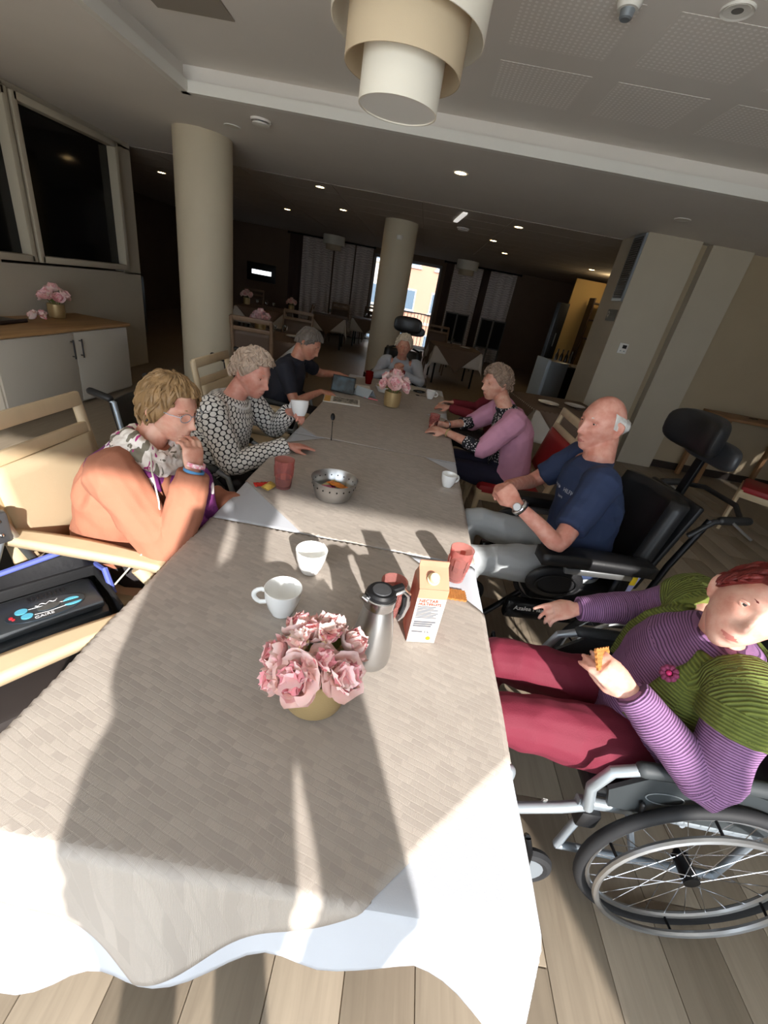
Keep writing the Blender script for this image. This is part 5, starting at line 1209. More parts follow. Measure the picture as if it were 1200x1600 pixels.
MB().box((-.297, -.13, .60), (.006, .035, .22), Matrix.Rotation(.2, 3, 'X')).build('lilac_strap', M('lilac_strap', (170, 170, 214), .6), wc); MB().box((-.302, -.135, .655), (.008, .028, .045), bev=.003).build('yellow_tag', M('yellow_tag', (236, 200, 40), .5), wc)
# ================================================================= ROLLATOR, BAG, MEDICAL DEVICE (left)
ro = tag(empty('rollator', (-1.42, 1.20, 0), -.5), 'grey folding rollator at the left edge beside the beige armchair', 'walker')
for sx in (-1, 1):
    x = sx * .27
    MB().tube([(x, .20, .13), (x, .06, .55), (x, -.02, .80)], .014, 10).build('front_tube', ALU, ro); MB().tube([(x, -.25, .13), (x, -.10, .50), (x, -.02, .70)], .014, 10).build('rear_tube', SILV, ro)
    MB().tube([(x, -.03, .78), (x, -.08, .86), (x, -.22, .88)], .012, 10).build('handle_tube', BLACKM, ro); MB().tube([(x, -.12, .875), (x, -.24, .88)], .018, 12, rnd=True).build('grip', BLACK, ro)
    MB().box((x, -.02, .74), (.04, .06, .11), bev=.012).build('joint', M('dark_grey_plastic', (66, 66, 68), .35), ro); MB().ball((x + sx * .02, -.02, .77), .008, 8).ball((x + sx * .02, -.02, .72), .008, 8).build('bolt', CHROME, ro)
    caster(ro, x, .22, .09); caster(ro, x, -.26, .09); MB().tube([(x, -.2, .86), (x + sx * .03, -.24, .5), (x, -.25, .2)], .003, 6).build('brake_cable', BLACK, ro)
MB().box((0, -.03, .54), (.46, .22, .02), bev=.008).build('seat', BLACK, ro); MB().tube([(-.27, .10, .42), (.27, .10, .42)], .011, 10).tube([(-.27, -.12, .42), (.27, -.12, .42)], .011, 10).build('cross_bar', ALU, ro)
ya = tag(empty('yarn_decoration', (-1.27, 1.10, .47)), 'bright green knitted pompom decoration beside the black bag', 'decoration'); GRN = M('green_yarn', (30, 186, 130), .9, bump=.9, bscale=90)
for k, (dx, dy, dz, q) in enumerate(((0, 0, .03, .045), (.05, -.04, 0, .035), (-.03, -.06, -.03, .035), (.07, .03, .05, .03))):
    b = MB().ball((dx, dy, dz), q, 18); me = b.build('pompom', GRN, ya).data; wrinkle(me, .006, 60, k)
hold = tag(empty('black_holdall', (-1.33, 1.12, 0), .3), 'black holdall bag hanging on the rollator at the left edge', 'bag')
MB().box((0, 0, .28), (.34, .24, .22), bev=.05).build('bag_body', M('black_nylon', (22, 22, 24), .7, bump=.2, bscale=60), hold); MB().tube([(-.1, 0, .38), (-.06, 0, .47), (.06, 0, .47), (.1, 0, .38)], .01, 8, flat=2).build('bag_handle', BLACK, hold)
# oxygen concentrator in its open bag, on the seat of the foreground armchair
oc = tag(empty('oxygen_concentrator', (-.97, .885, .49), math.radians(-38)), 'black portable oxygen concentrator with a blue-buttoned control panel', 'medical device')
NYL = M('black_nylon', (22, 22, 24), .7, bump=.2, bscale=60); CPL = M('concentrator_shell', (50, 54, 58), .35)
MB().box((0, 0, .05), (.22, .36, .10), bev=.03).build('case', CPL, oc)
tilt = Matrix.Rotation(-.14, 3, 'Y')
MB().box((.01, .0, .105), (.17, .33, .03), tilt, bev=.014).build('top_shell', CPL, oc)
pc = Vector((.035, .03, .1235)); el = MB(); n = 36
pn = MB().prism([(.052 * math.cos(2 * math.pi * k / n), .095 * math.sin(2 * math.pi * k / n)) for k in range(n)], 0, .003, fn=lambda p: pc + tilt @ p).build('control_panel', M('panel_dark', (38, 48, 58), .3), oc)
BLU = M('blue_button', (96, 190, 222), .4)
def disc(x, y, rx, ry, mat, nm, a0=0, a1=2 * math.pi):
    k_ = 20; pts = [(x + rx * math.cos(a0 + (a1 - a0) * k / k_), y + ry * math.sin(a0 + (a1 - a0) * k / k_)) for k in range(k_)]
    MB().prism(pts, .003, .005, fn=lambda p: pc + tilt @ p).build(nm, mat, pn)
disc(.014, -.048, .014, .014, BLU, 'button'); disc(-.020, -.056, .015, .015, BLU, 'button'); disc(.016, .062, .013, .022, BLU, 'button', -1.45, 1.45); disc(.002, .060, .017, .020, BLU, 'button', 1.75, 4.5)
disc(-.001, -.082, .006, .005, M('red_light', (210, 50, 60), .4), 'alarm_light'); disc(.010, -.078, .004, .004, M('red_light', (210, 50, 60), .4), 'alarm_light')
disc(0, .005, .016, .028, M('display_grey', (60, 70, 78), .15), 'display'); WL = M('white_lettering', (228, 230, 234), .5)
mt = tilt @ Matrix.Rotation(math.radians(-90), 3, 'Z') @ Matrix.Rotation(math.radians(0), 3, 'Z')
text_part('lettering', 'CAIRE', .017, WL, pn, pc + tilt @ Vector((.036, -.012, .0034)), tilt @ Matrix.Rotation(math.radians(90), 3, 'Z'), .0005)
MB().tube([pc + tilt @ Vector((-.028 + .006 * math.sin(k * 1.9), -.022 + k * .006, .0036)) for k in range(10)], .0011, 6).build('script_logo', WL, pn)
MB().tube([pc + tilt @ Vector(p) for p in ((-.020, -.04, .0036), (-.016, .0, .0036), (-.004, .045, .0036))], .0007, 6).tube([pc + tilt @ Vector(p) for p in ((.018, -.032, .0036), (.024, .0, .0036), (.022, .045, .0036))], .0007, 6).build('guide_line', WL, pn)
for k in range(9): MB().box(pc + tilt @ Vector((-.078, -.03 + k * .011, .001)), (.024, .004, .004), tilt).build('vent_slot', BLACK, oc)
# the bag round it: base, side walls and a tall stiff back flap with blue piping
bg_ = tag(empty('carry_bag', (-.97, .885, .485), math.radians(-38)), 'black open carry bag with blue edging round the oxygen concentrator', 'bag')
MB().box((-.125, 0, .06), (.014, .40, .13), bev=.006).box((.125, 0, .045), (.012, .40, .09), bev=.005).box((0, -.197, .05), (.25, .012, .10), bev=.005).box((0, .197, .06), (.25, .012, .12), bev=.005).build('bag_wall', NYL, bg_)
fl = MB().grid(lambda u, v: Vector((-.13 - .04 * v, -.20 + .40 * u, .11 + (.015 + .055 * u) * v)), 12, 8).build('flap', M('black_shiny_nylon', (20, 20, 24), .35, bump=.15, bscale=40), bg_, solid=.014)
BLUE = M('blue_piping', (84, 96, 170), .6)
MB().tube([(-.168, -.205, .12)] + [(-.172, -.20 + .40 * k / 8, .128 + .055 * k / 8) for k in range(9)] + [(-.168, .208, .17), (-.15, .207, .13), (-.13, .205, .09)], .011, 8).build('blue_edging', BLUE, bg_)
MB().tube([(-.13, .205, .12), (-.04, .207, .15), (.02, .206, .09)], .010, 8).build('side_gusset', BLUE, bg_)
MB().tube([(.13, -.22, .09), (.10, -.3, .10), (.0, -.40, .06), (-.15, -.52, .03)], .012, 8, flat=.4).build('shoulder_strap', M('grey_strap', (110, 112, 116), .6), bg_)
tu = tag(MB().tube([(-.83, 1.05, .60), (-.79, 1.08, .66), (-.75, 1.13, .72), (-.735, 1.16, .74), (-.73, 1.17, .78), (-.74, 1.19, .86), (-.78, 1.23, .95), (-.82, 1.3, 1.0)], .0028, 8).build('oxygen_tube', M('clear_tube', (196, 190, 176), .3), None, (-.83, 1.05, .60)), 'thin clear oxygen tube from the device to the woman in rust', 'tube')
# ================================================================= PENDANT LAMP AND CEILING FIXTURES
pl = tag(empty('pendant_lamp', (-.19, 1.72, 2.085)), 'three-tier drum pendant lamp in white and beige fabric', 'lamp')
LW = M('lamp_white_fabric', (226, 220, 206), .8, bump=.05, bscale=400); LB = M('lamp_beige_fabric', (196, 178, 150), .8, bump=.1, bscale=400)
def drum(nm, r, z0, z1, mat, bottom=None):
    MB().lathe([(r - .003, z0), (r, z0), (r, z1), (r - .003, z1), (r - .003, z0 + .001)], n=64).build(nm, mat, pl)
drum('inner_shade', .122, 0, .14, LW); MB().lathe([(0, .004), (.120, .004), (.120, .007), (0, .007)], n=48).build('diffuser', M('opal_diffuser', (222, 222, 218), .5), pl)
drum('middle_shade', .175, .085, .25, LB); drum('outer_shade', .224, .17, .46, LW)
MB().box((0, 0, .30), (.46, .006, .006)).box((0, 0, .30), (.006, .46, .006)).build('spider', CHROME, pl); MB().tube([(0, 0, .2), (0, 0, .72)], .004, 8).build('cable', WHITE, pl); MB().lathe([(.05, .70), (.05, .72), (.0, .72)], n=24).build('ceiling_rose', WHITE, pl)
EM = M('downlight_glow', (255, 226, 170), .5, emit=26., ecol=(255, 214, 150))
DLO = M('downlight_off', (230, 226, 216), .5)
def downlight(x, y, z, r, on, label):
    d = tag(empty('downlight', (x, y, z)), label, 'ceiling light', 'recessed ceiling lights')
    MB().lathe([(r, -.004), (r + .018, -.006), (r + .02, 0), (r, 0)], n=24, cap=False).build('trim_ring', WHITE, d); MB().lathe([(0, -.002), (r, -.002), (r, 0), (0, 0)], n=24).build('lens', EM if on else DLO, d)
f = 1.05
DL = [((.113, 4.94), 1, 'glowing downlight nearest the table, right of the pendant lamp'), ((-1.66, 6.94), 1, 'glowing downlight nearest above the thick cream column'), ((-3.0, 9.96), 1, 'glowing downlight before the left curtains'), ((-1.64, 8.63), 1, 'glowing downlight left of the middle column'),
      ((1.10, 7.14), 1, 'glowing downlight at the front right of the dining room'), ((1.0, 8.9), 1, 'glowing downlight second on the right of the dining room'), ((1.46, 10.4), 1, 'glowing downlight farthest on the right of the dining room'), ((3.3, 10.4), 1, 'glowing downlight before the kitchen hatch'),
      ((-4.6, 8.3), 1, 'glowing downlight in the corridor left of the thick column'), ((2.29, 5.1), 0, 'switched-off downlight before the right wall'), ((-1.99, 4.83), 0, 'switched-off downlight beside the round ceiling vent')]
for (x, y), on, lb in DL: downlight(x, y, ZS - .001 if y < 6.6 else ZS + .001, .055, on, lb)
def round_vent(x, y, z, r, label):
    v = tag(empty('ceiling_vent', (x, y, z)), label, 'vent')
    MB().lathe([(r, 0), (r, -.012), (r * .93, -.016), (r * .9, 0)], n=32, cap=False).build('ring', WHITE, v); MB().lathe([(0, -.022), (r * .78, -.022), (r * .84, -.034), (r * .6, -.04), (0, -.04)], n=32).build('disc', WHITE, v); MB().tube([(0, 0, -.03), (0, 0, 0)], r * .25, 16).build('stem', GREYM, v)
round_vent(-1.61, 4.49, ZS, .085, 'round white ceiling vent above the thick cream column'); round_vent(.40, 8.15, ZS + .002, .1, 'round ceiling vent right of the middle column')
sm = tag(empty('smoke_detector', (.615, 2.62, ZU)), 'smoke detector on the ceiling at the top edge', 'detector'); MB().lathe([(.05, 0), (.05, -.012), (.042, -.03), (0, -.03)], n=24).build('base', WHITE, sm); MB().lathe([(.03, -.03), (.026, -.055), (.02, -.06), (0, -.06)], n=24).build('sensor', GREYM, sm)
cs = tag(empty('ceiling_spot', (1.03, 2.56, ZU)), 'round white ceiling spotlight at the upper right', 'ceiling light'); MB().lathe([(.05, -.003), (.062, -.008), (.065, 0), (.05, 0)], n=28, cap=False).build('trim_ring', WHITE, cs); MB().lathe([(0, -.004), (.022, -.004), (.022, 0), (0, 0)], n=24).build('lens', M('spot_grey', (120, 118, 116), .4), cs); MB().lathe([(.022, -.003), (.05, -.006), (.05, 0), (.022, 0)], n=28, cap=False).build('reflector', WHITE, cs)
tl_ = tag(MB().box((0, 0, 0), (.06, .8, .02)).build('linear_lamp', M('tube_glow', (230, 226, 220), .5, emit=.7)), 'narrow white strip lamp on the dining room ceiling', 'lamp'); tl_.location = (.28, 7.2, ZS - .008); tl_.rotation_euler = (0, 0, .1)
# ================================================================= RIGHT WALL FITTINGS
gr = tag(empty('air_grille', (2.35, 6.05, 1.95)), 'tall dark air grille with louvres on the side of the pier', 'vent')
MB().box((-.012, .0, .34), (.024, .30, .70)).build('frame', GREYM, gr, smooth=False); MB().box((-.026, .0, .34), (.006, .24, .64)).build('backing', BLACK, gr, smooth=False)
lv = MB().box((0, 0, 0), (.012, .236, .007), Matrix.Rotation(.5, 3, 'Y')).build('louvre', M('louvre_grey', (110, 110, 108), .5), gr, smooth=False)
for k in range(26): q = lv if k == 0 else copy_tree(lv, gr); q.location = (-.032, .0, .04 + k * .024)
sg = tag(empty('wall_sign', (2.349, 6.06, 1.72)), 'small dark sign with a white location pin on the side of the pier', 'sign')
MB().box((-.004, 0, .06), (.008, .28, .13)).build('plate', M('sign_dark', (52, 50, 46), .5), sg, smooth=False); SP = M('sign_white', (200, 196, 186), .5); Rz = RM((0, -1, 0), (0, 0, 1), (-1, 0, 0))
MB().box((-.009, .035, .085), (.0012, .055, .018)).box((-.009, .0, .040), (.0012, .13, .020)).build('faint_print', M('sign_faint', (104, 100, 92), .6, var=.6, vscale=70, col2=(60, 58, 54)), sg, smooth=False)
pin = MB().prism([(.032 * math.cos(a), .032 * math.sin(a)) for a in [math.radians(-40 + k * 13) for k in range(21)]] + [(0, -.055)], 0, .001, fn=lambda p: Vector((-.0085 - p.z, .095 - p.x, .072 + p.y))).build('location_pin', SP, sg, smooth=False); MB().lathe([(0, 0), (.016, 0), (.016, .001), (0, .001)], n=16, rot=Rz, c=(-.0095, .095, .074)).build('pin_hole', M('sign_dark', (52, 50, 46), .5), pin)
th = tag(empty('thermostat', (2.565, 5.885, 1.38)), 'small white thermostat with a dark display on the pier', 'thermostat'); MB().box((0, 0, .06), (.11, .02, .12), bev=.004).build('housing', WHITE, th); MB().box((.01, -.011, .08), (.05, .003, .04)).build('display', BLACK, th, smooth=False)
for k in (-1, 1): MB().box((k * .022, -.0115, .03), (.014, .003, .012)).build('button', GREYM, th, smooth=False)
# ================================================================= SIDEBOARD ON THE LEFT
sb = tag(empty('sideboard', (-3.65, 4.22, 0)), 'low white cabinet with black bar handles along the left wall', 'cabinet'); o = (-3.65, 4.22, 0)
MB().box((-3.68, 4.22, .37), (.60, 1.74, .70)).build('carcass', WHITELAM, sb, o, smooth=False)
for y0, y1, hy in ((3.36, 4.24, 4.19), (4.25, 5.085, 4.305)):
    d = MB().box((-3.37, (y0 + y1) / 2, .375), (.02, y1 - y0 - .006, .67), bev=.003).build('door', WHITELAM, sb, o)
    MB().tube([(-3.33, hy, .47), (-3.33, hy, .65)], .007, 8).tube([(-3.36, hy, .49), (-3.33, hy, .49)], .005, 8).tube([(-3.36, hy, .63), (-3.33, hy, .63)], .005, 8).build('handle', BLACKM, d, o)
MB().box((-3.70, 4.22, .01), (.52, 1.7, .03)).build('plinth', M('dark_baseboard', (52, 44, 40), .5), sb, o, smooth=False)
tag(MB().box((-3.665, 4.22, .737), (.67, 1.82, .034), bev=.014).build('worktop', M('oak_worktop', (182, 142, 96), .5, var=.25, vscale=14, stretch=(1, .12, 1)), None, (-3.665, 4.22, .72)), 'oak worktop on the low white cabinet', 'worktop')
peony_pot(-3.80, 4.62, .755, 1.25, 'gold pot of pale peonies on the oak worktop', False, 70)
td = tag(empty('flower_bunch', (-3.58, 4.20, .755)), 'loose bunch of beige artificial flowers lying on the oak worktop', 'flowers')
for k in range(6): bloom(td, (random.uniform(-.09, .09), random.uniform(-.10, .10), .035 + .03 * random.random()), (random.uniform(-1, 1), random.uniform(-1, 1), 1), 1.0, k % 2 == 0, False, 90 + k)
ty = tag(empty('serving_tray', (-3.80, 3.88, .754), .1), 'dark tray on the left end of the oak worktop', 'tray'); MB().box((0, 0, .008), (.28, .42, .012), bev=.004).build('plate', M('dark_tray', (44, 30, 28), .4), ty)
for sx in (-1, 1): MB().box((sx * .135, 0, .02), (.012, .42, .03), bev=.003).build('rim', M('dark_tray', (44, 30, 28), .4), ty)
# ================================================================= THE DINING ROOM BEHIND
CLOTHF = M('pale_tablecloth', (206, 198, 188), .8); TOPF = M('brown_topper', (112, 92, 78), .8)
def far_table(x, y, rz, hw, label_t, drop=.34, glasses_n=3, hd=None):
    hd = hd or hw; t = tag(empty('restaurant_table', (x, y, 0), rz), label_t[0], 'table', 'tables laid in the dining room')
    MB().box((0, 0, .735), (2 * hw, 2 * hd, .028), bev=.005).build('tabletop', TWOOD, t)
    for sx in (-1, 1):
        for sy in (-1, 1): MB().tube([(sx * (hw - .08), sy * (hd - .08), 0), (sx * (hw - .08), sy * (hd - .08), .72)], .02, 10).build('leg', BLACKM, t)
    R = (-hw, hw, -hd, hd); n = 34; b = MB()
    b.grid(lambda u, v: Vector(drape(-hw - drop + (2 * hw + 2 * drop) * u, -hd - drop + (2 * hd + 2 * drop) * v, R, .752)), n, n)
    c = b.build('tablecloth', CLOTHF, None, (0, 0, .752), solid=.002); c.location = (x, y, .752); c.rotation_euler = (0, 0, rz); tag(c, label_t[1], 'tablecloth', 'pale cloths in the dining room')
    b = MB(); q = hw * 1.42
    def dia(u, v):
        a_, b_ = (u - .5) * 2 * q * .98, (v - .5) * 2 * q * .98; return Vector(drape((a_ + b_) * .7071, (b_ - a_) * .7071, R, .756, .004))
    b.grid(dia, n, n); c = b.build('table_topper', TOPF, None, (0, 0, .756), solid=.002); c.location = (x, y, .756); c.rotation_euler = (0, 0, rz); tag(c, label_t[2], 'tablecloth', 'brown toppers in the dining room')
def drinking_glass(x, y, z, label):
    g = tag(MB().lathe([(0, .0), (.026, 0), (.003, .006), (.003, .07), (.03, .1), (.034, .15), (.032, .15), (.028, .1), (0, .075)], n=16).build('wine_glass', M('glass_ware', (235, 240, 240), .05, trans=.9, ior=1.2)), label, 'glass', 'glasses on the dining room tables'); g.location = (x, y, z)
def plate(x, y, z, label):
    g = tag(MB().lathe([(0, .004), (.07, .003), (.12, .016), (.118, .018), (.07, .007), (0, .007)], n=28).build('plate', PORC), label, 'plate', 'plates on the dining room tables'); g.location = (x, y, z)
FT = [(-2.05, 6.35, .1, .45, 'behind the thick column, carrying a peony pot'), (-3.6, 10.6, .15, .55, 'at the left of the dining room, before the dark wall'), (-2.35, 11.9, .1, .45, 'before the left curtains'), (-1.5, 13.2, .05, .4, 'beside the bright door, left of the middle column'),
      (.85, 9.9, .1, .5, 'right of the middle column, before the two chalkboards'), (1.78, 5.05, .12, .47, 'behind the man in navy, by the pier')]
for x, y, rz, hw, w_ in FT: far_table(x, y, rz, hw, ('laid table ' + w_, 'pale cloth of the table ' + w_, 'brown topper of the table ' + w_))
peony_pot(-2.2, 6.3, .765, 1.2, 'gold pot of peonies on the table behind the thick column', False, 120)
peony_pot(-4.0, 10.5, .765, 1.2, 'gold pot of peonies on the left table of the dining room', False, 130); peony_pot(-3.1, 11.0, .765, 1.1, 'gold pot of peonies in the middle of the far left table', False, 140)
for k, (x, y, w_) in enumerate(((-1.95, 6.15, 'behind the thick column'), (-1.85, 6.3, 'behind the thick column'), (-3.7, 10.35, 'on the left table'), (-3.5, 10.4, 'on the left table'), (-3.3, 10.3, 'on the left table'), (-2.3, 11.7, 'before the left curtains'), (-1.4, 13.05, 'beside the bright door'), (-1.55, 13.1, 'beside the bright door'), (.75, 9.7, 'right of the middle column'))):
    drinking_glass(x, y, .768, ('nearer ', 'farther ', 'left ', 'middle ', 'right ', '', 'right ', 'left ', '')[k] + 'wine glass on the table ' + w_.replace('on the left table', 'at the far left'))
for x, y, w_ in ((-1.75, 6.45, 'behind the thick column'), (1.6, 4.95, 'behind the man in navy, left one'), (1.95, 5.1, 'behind the man in navy, right one'), (-2.5, 12.0, 'before the left curtains'), (1.05, 9.8, 'right of the middle column')): plate(x, y, .768, 'plate on the table ' + w_)
for k, (x, y) in enumerate(((1.72, 4.8), (2.02, 4.95))):
    f_ = tag(empty('fork', (x, y, .766), .4 + k), 'fork beside a plate on the table behind the man in navy, ' + ('left' if k == 0 else 'right'), 'fork'); MB().tube([(0, -.09, .002), (0, .04, .004)], .003, 6).build('handle', CHROME, f_); MB().box((0, .07, .004), (.02, .05, .002)).build('tines', CHROME, f_)
for k, (x, y, rz, lb) in enumerate(((-2.0, 5.65, .1, 'at the table behind the thick column'), (-2.0, 7.3, 3.2, 'on the far side of the table behind the thick column'), (-2.75, 10.3, 1.7, 'between the two left tables'), (-2.3, 12.8, 3.1, 'before the left curtains'), (-1.5, 13.95, 3.1, 'beside the bright door'), (-4.3, 11.6, 3.3, 'by the dark left wall'), (.5, 10.8, 3.2, 'right of the middle column'))):
    place(ch_d, k > 0, (x, y, 0), rz, 'brown wooden chair ' + lb, 'chair', 'brown chairs of the dining room')
# curtains
def curtain_mat():
    m, nt, b, L = custom('patterned_curtain', .85); tc = N(nt, 'ShaderNodeTexCoord'); wv = N(nt, 'ShaderNodeTexWave'); wv.wave_type = 'RINGS'; wv.inputs['Scale'].default_value = 5; wv.inputs['Distortion'].default_value = 9; wv.inputs['Detail'].default_value = 3; L(tc.outputs['Object'], wv.inputs['Vector'])
    mx = N(nt, 'ShaderNodeMix', data_type='RGBA'); mx.inputs[6].default_value = lin((206, 190, 184)); mx.inputs[7].default_value = lin((240, 228, 220)); L(wv.outputs['Fac'], mx.inputs[0]); L(mx.outputs[2], b.inputs['Base Color'])  # both tones raised in place of daylight coming through the cloth
    b.inputs['Transmission Weight'].default_value = 0; return m
CUR = curtain_mat(); CURB = M('curtain_brown', (84, 66, 60), .85)
def curtain(x0, x1, label, mat, y=YF - .12, z1=2.6, n=40, amp=.035):
    w_ = x1 - x0; o = MB().grid(lambda u, v: Vector((x0 + w_ * u, y + amp * math.sin(u * w_ * 26) * (1 - .3 * v), .03 + (z1 - .03) * v)), n, 6).build('curtain', mat, None, ((x0 + x1) / 2, y, 0), solid=.006); return tag(o, label, 'curtain', 'curtains on the far wall')
curtain(-4.35, -3.95, 'dark brown curtain at the left end of the far wall', CURB); curtain(-3.95, -3.0, 'pale patterned curtain, leftmost on the far wall', CUR); curtain(-2.95, -2.35, 'pale patterned curtain in the middle of the left set', CUR); curtain(-2.3, -1.78, 'pale curtain nearest the bright door on its left', CUR)
curtain(.48, .68, 'dark narrow curtain right of the bright door', CURB); curtain(.72, 1.6, 'pale patterned curtain behind the left chalkboard', CUR); curtain(1.62, 1.82, 'dark brown curtain strip between the two right pale ones', CURB); curtain(1.84, 2.65, 'pale patterned curtain behind the right chalkboard', CUR)
for x0, x1, s_ in ((-4.4, -1.75, 'left'), (.42, 2.75, 'right')):
    q = tag(empty('curtain_rail', ((x0 + x1) / 2, YF - .12, 2.62)), 'curtain rail over the %s curtains' % s_, 'curtain rail'); MB().tube([((x0 - x1) / 2, 0, 0), ((x1 - x0) / 2, 0, 0)], .02, 8).build('rod', BLACKM, q)
    for sx in (-1, 1): MB().ball((sx * (x1 - x0) / 2, 0, 0), .035, 10).build('finial', BLACKM, q); MB().box((sx * (x1 - x0) / 2.3, .05, .0), (.03, .12, .03)).build('bracket', BLACKM, q)
for x, s_ in ((-2.75, 'left'), (1.0, 'right')):
    q = tag(empty('drum_lampshade', (x, YF - 1.4, 2.30)), 'round fabric ceiling lamp before the %s curtains' % s_, 'lamp'); MB().lathe([(.30, .12), (.30, .34), (.297, .34), (.297, .12)], n=40).build('upper_shade', LW, q); MB().lathe([(.21, .0), (.21, .14), (.207, .14), (.207, 0)], n=40).build('lower_shade', LB, q); MB().tube([(0, 0, .1), (0, 0, .36)], .01, 8).build('stem', WHITE, q)
def board(x0, x1, label):
    b_ = tag(empty('chalkboard', ((x0 + x1) / 2, 12.2, 0)), label, 'chalkboard', 'double chalkboards'); w_ = x1 - x0
    for sx in (-.25, .25):
        MB().box((sx * w_, 0, 1.0), (w_ * .46, .02, .66), bev=.004).build('panel', M('chalkboard_black', (24, 24, 26), .9, spec=.1), b_)
        for dx in (-.235, .235): MB().box((sx * w_ + dx * w_, 0, .68), (.025, .03, 1.36)).build('post', M('dull_grey', (96, 94, 92), .6), b_, smooth=False)
    for zz in (1.34, .66): MB().box((0, 0, zz), (w_, .03, .03)).build('rail', M('dull_grey', (96, 94, 92), .6), b_, smooth=False)
    return b_
board(.62, 1.22, 'double black chalkboard, left of the two before the curtains'); board(1.55, 2.2, 'double black chalkboard, right of the two before the curtains')
# warm kitchen hatch at the right of the dining room
kd = struct(MB().box((3.75, 11.55, 1.3), (.7, .04, 2.5)).build('wall_kitchen', M('warm_light_wall', (196, 164, 104), .8), smooth=False))  # warm kitchen light put into the wall colour
kl = bpy.data.lights.new('kitchen_lamp', 'POINT'); kl.energy = 7; kl.color = (1, .78, .45); kl.shadow_soft_size = .12; ko = bpy.data.objects.new('kitchen_lamp', kl); COL.objects.link(ko); ko.location = (3.9, 10.7, 2.45)
fr_ = tag(empty('fridge', (3.25, 11.4, 0)), 'tall black narrow cabinet beside the warmly lit kitchen wall', 'cabinet'); MB().box((0, 0, 1.0), (.22, .3, 2.0), bev=.01).build('body', BLACK, fr_); MB().box((0, -.16, 1.2), (.02, .02, .3)).build('handle', GREYM, fr_)
sh_ = tag(empty('dark_shelf', (4.1, 11.2, 0)), 'dark shelf unit with crockery in the kitchen', 'shelf'); 
for zz in (1.35, 1.75, 2.1): MB().box((0, 0, zz), (.6, .35, .03)).build('board', M('dark_wood', (60, 42, 32), .6), sh_, smooth=False)
for sx in (-1, 1): MB().box((sx * .3, 0, 1.1), (.03, .35, 2.2)).build('side', M('dark_wood', (60, 42, 32), .6), sh_, smooth=False)
tr = tag(empty('service_trolley', (2.85, 8.4, 0), .1), 'black service trolley with folded cloths in front of the kitchen', 'trolley')
for zz in (.9, .3): MB().box((0, 0, zz), (.75, .45, .03), bev=.005).build('shelf', BLACK, tr)
for sx in (-1, 1):
    for sy in (-1, 1): MB().tube([(sx * .35, sy * .2, .06), (sx * .35, sy * .2, .95)], .015, 8).build('post', BLACKM, tr); caster(tr, sx * .35, sy * .2, .03)
MB().box((0, .1, .6), (.7, .02, .58)).build('back_panel', BLACK, tr, smooth=False)
for k in range(5):
    b = MB().box((0, 0, .02), (.17, .13, .04), bev=.015).build('folded_cloth', M('cream_cloth', (214, 190, 160), .85)); b.location = (2.66 + .14 * k * .9, 8.32 + .05 * (k % 2), .917 + (.0 if k < 3 else .0)); b.rotation_euler = (0, 0, k * .7); wrinkle(b.data, .006, 20, k); tag(b, ('first', 'second', 'third', 'fourth', 'fifth')[k] + ' folded cream cloth from the left on the black trolley', 'cloth', 'folded cloths on the trolley')
for k in range(4):
    g = tag(MB().lathe([(0, 0), (.028, 0), (.03, .14), (.012, .19), (.012, .25), (0, .25)], n=14).build('bottle', M('dark_bottle', (46, 34, 22), .15)), ('first', 'second', 'third', 'fourth')[k] + ' dark bottle from the left at the back of the black trolley', 'bottle', 'bottles on the trolley'); g.location = (2.62 + k * .09, 8.56, .916)
cr = tag(empty('panel_trolley', (2.30, 8.15, 0), .15), 'pale blue-grey panel cart left of the black trolley', 'trolley'); MB().box((0, 0, .55), (.06, .5, .9), bev=.01).build('end_panel', M('pale_blue_panel', (186, 200, 212), .5), cr); MB().box((.2, 0, .55), (.34, .46, .86), bev=.01).build('body', GREYM, cr)
for sx in (.05, .33): caster(cr, sx, .18, .05); caster(cr, sx, -.18, .05)
cn = tag(empty('console_table', (4.5, 5.72, 0), .03), 'wooden console table at the right wall with cutlery on it', 'table'); MB().box((0, 0, .90), (1.15, .5, .035), bev=.006).build('tabletop', TWOOD, cn)
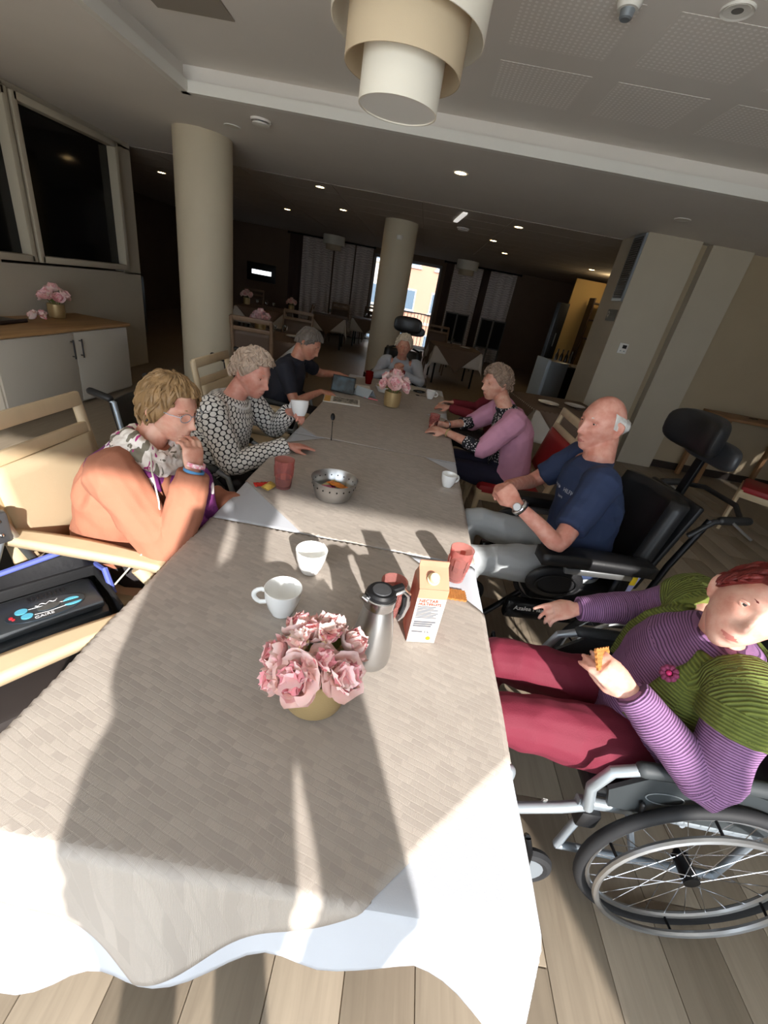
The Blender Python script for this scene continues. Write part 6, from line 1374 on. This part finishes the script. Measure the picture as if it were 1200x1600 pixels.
for sx in (-1, 1):
    for sy in (-1, 1): MB().box((sx * .52, sy * .2, .44), (.05, .05, .88)).build('leg', TWOOD, cn, smooth=False)
gl = tag(empty('spectacles', (4.35, 5.6, .92), .5), 'dark spectacles lying on the console table', 'glasses'); MB().tube([(-.06, 0, .02), (0, .01, .02), (.06, 0, .02), (.07, .1, .005)], .004, 6).build('frame', BLACK, gl)
pt = tag(empty('black_speaker', (-4.5, 6.9, 0)), 'tall black cabinet standing in the corridor behind the left wall', 'cabinet'); MB().box((0, 0, .75), (.38, .35, .8), bev=.01).build('body', BLACK, pt); MB().box((0, 0, .17), (.3, .3, .34), bev=.01).build('stand', M('dark_wood', (60, 42, 32), .6), pt)
wv_ = tag(empty('wall_television', (-5.2, 14.85, 1.15)), 'television with a bright strip of light on the dark far wall', 'television'); MB().box((0, 0, .25), (.9, .06, .5), bev=.01).build('housing', BLACK, wv_); MB().box((.02, -.034, .25), (.62, .004, .12)).build('bright_strip', M('screen_glow', (220, 226, 230), .3, emit=2.), wv_, smooth=False)
# ================================================================= THE PERSON TAKING THE PICTURE (behind the camera)
person('person standing behind the camera whose shadow falls across the near tablecloth', dict(
    pelvis=(.08, -.50, .93), chest=(.10, -.49, 1.2), neck=(.20, -.47, 1.50), head=(.22, -.43, 1.65), face=(-.15, 1, -.1), headup=(0, 0, 1),
    shL=(.02, -.48, 1.42), elL=(-.07, -.36, 1.24), wrL=(-.04, -.16, 1.50), shR=(.385, -.48, 1.41), elR=(.395, -.47, 1.12), wrR=(.33, -.42, .86),
    handL=((.2, .25, .9), (-.6, .6, .1), .5, .5), handR=((0, .3, -1), (.9, 0, 0), .4, .4),
    hipL=(.0, -.50, .88), hipR=(.17, -.50, .88), knL=(-.02, -.50, .48), knR=(.20, -.50, .48), anL=(-.03, -.51, .09), anR=(.22, -.51, .09), fwd=(0, 1, 0), hs=1.),
    SK1, fabric('photographer_top', 'plain', (90, 92, 100), (90, 92, 100)), M('dark_trousers', (44, 40, 42), .85), hairm('grey', (110, 100, 92)), voxel=.008, s=1., wid=.98, dep=1., loose=.026)
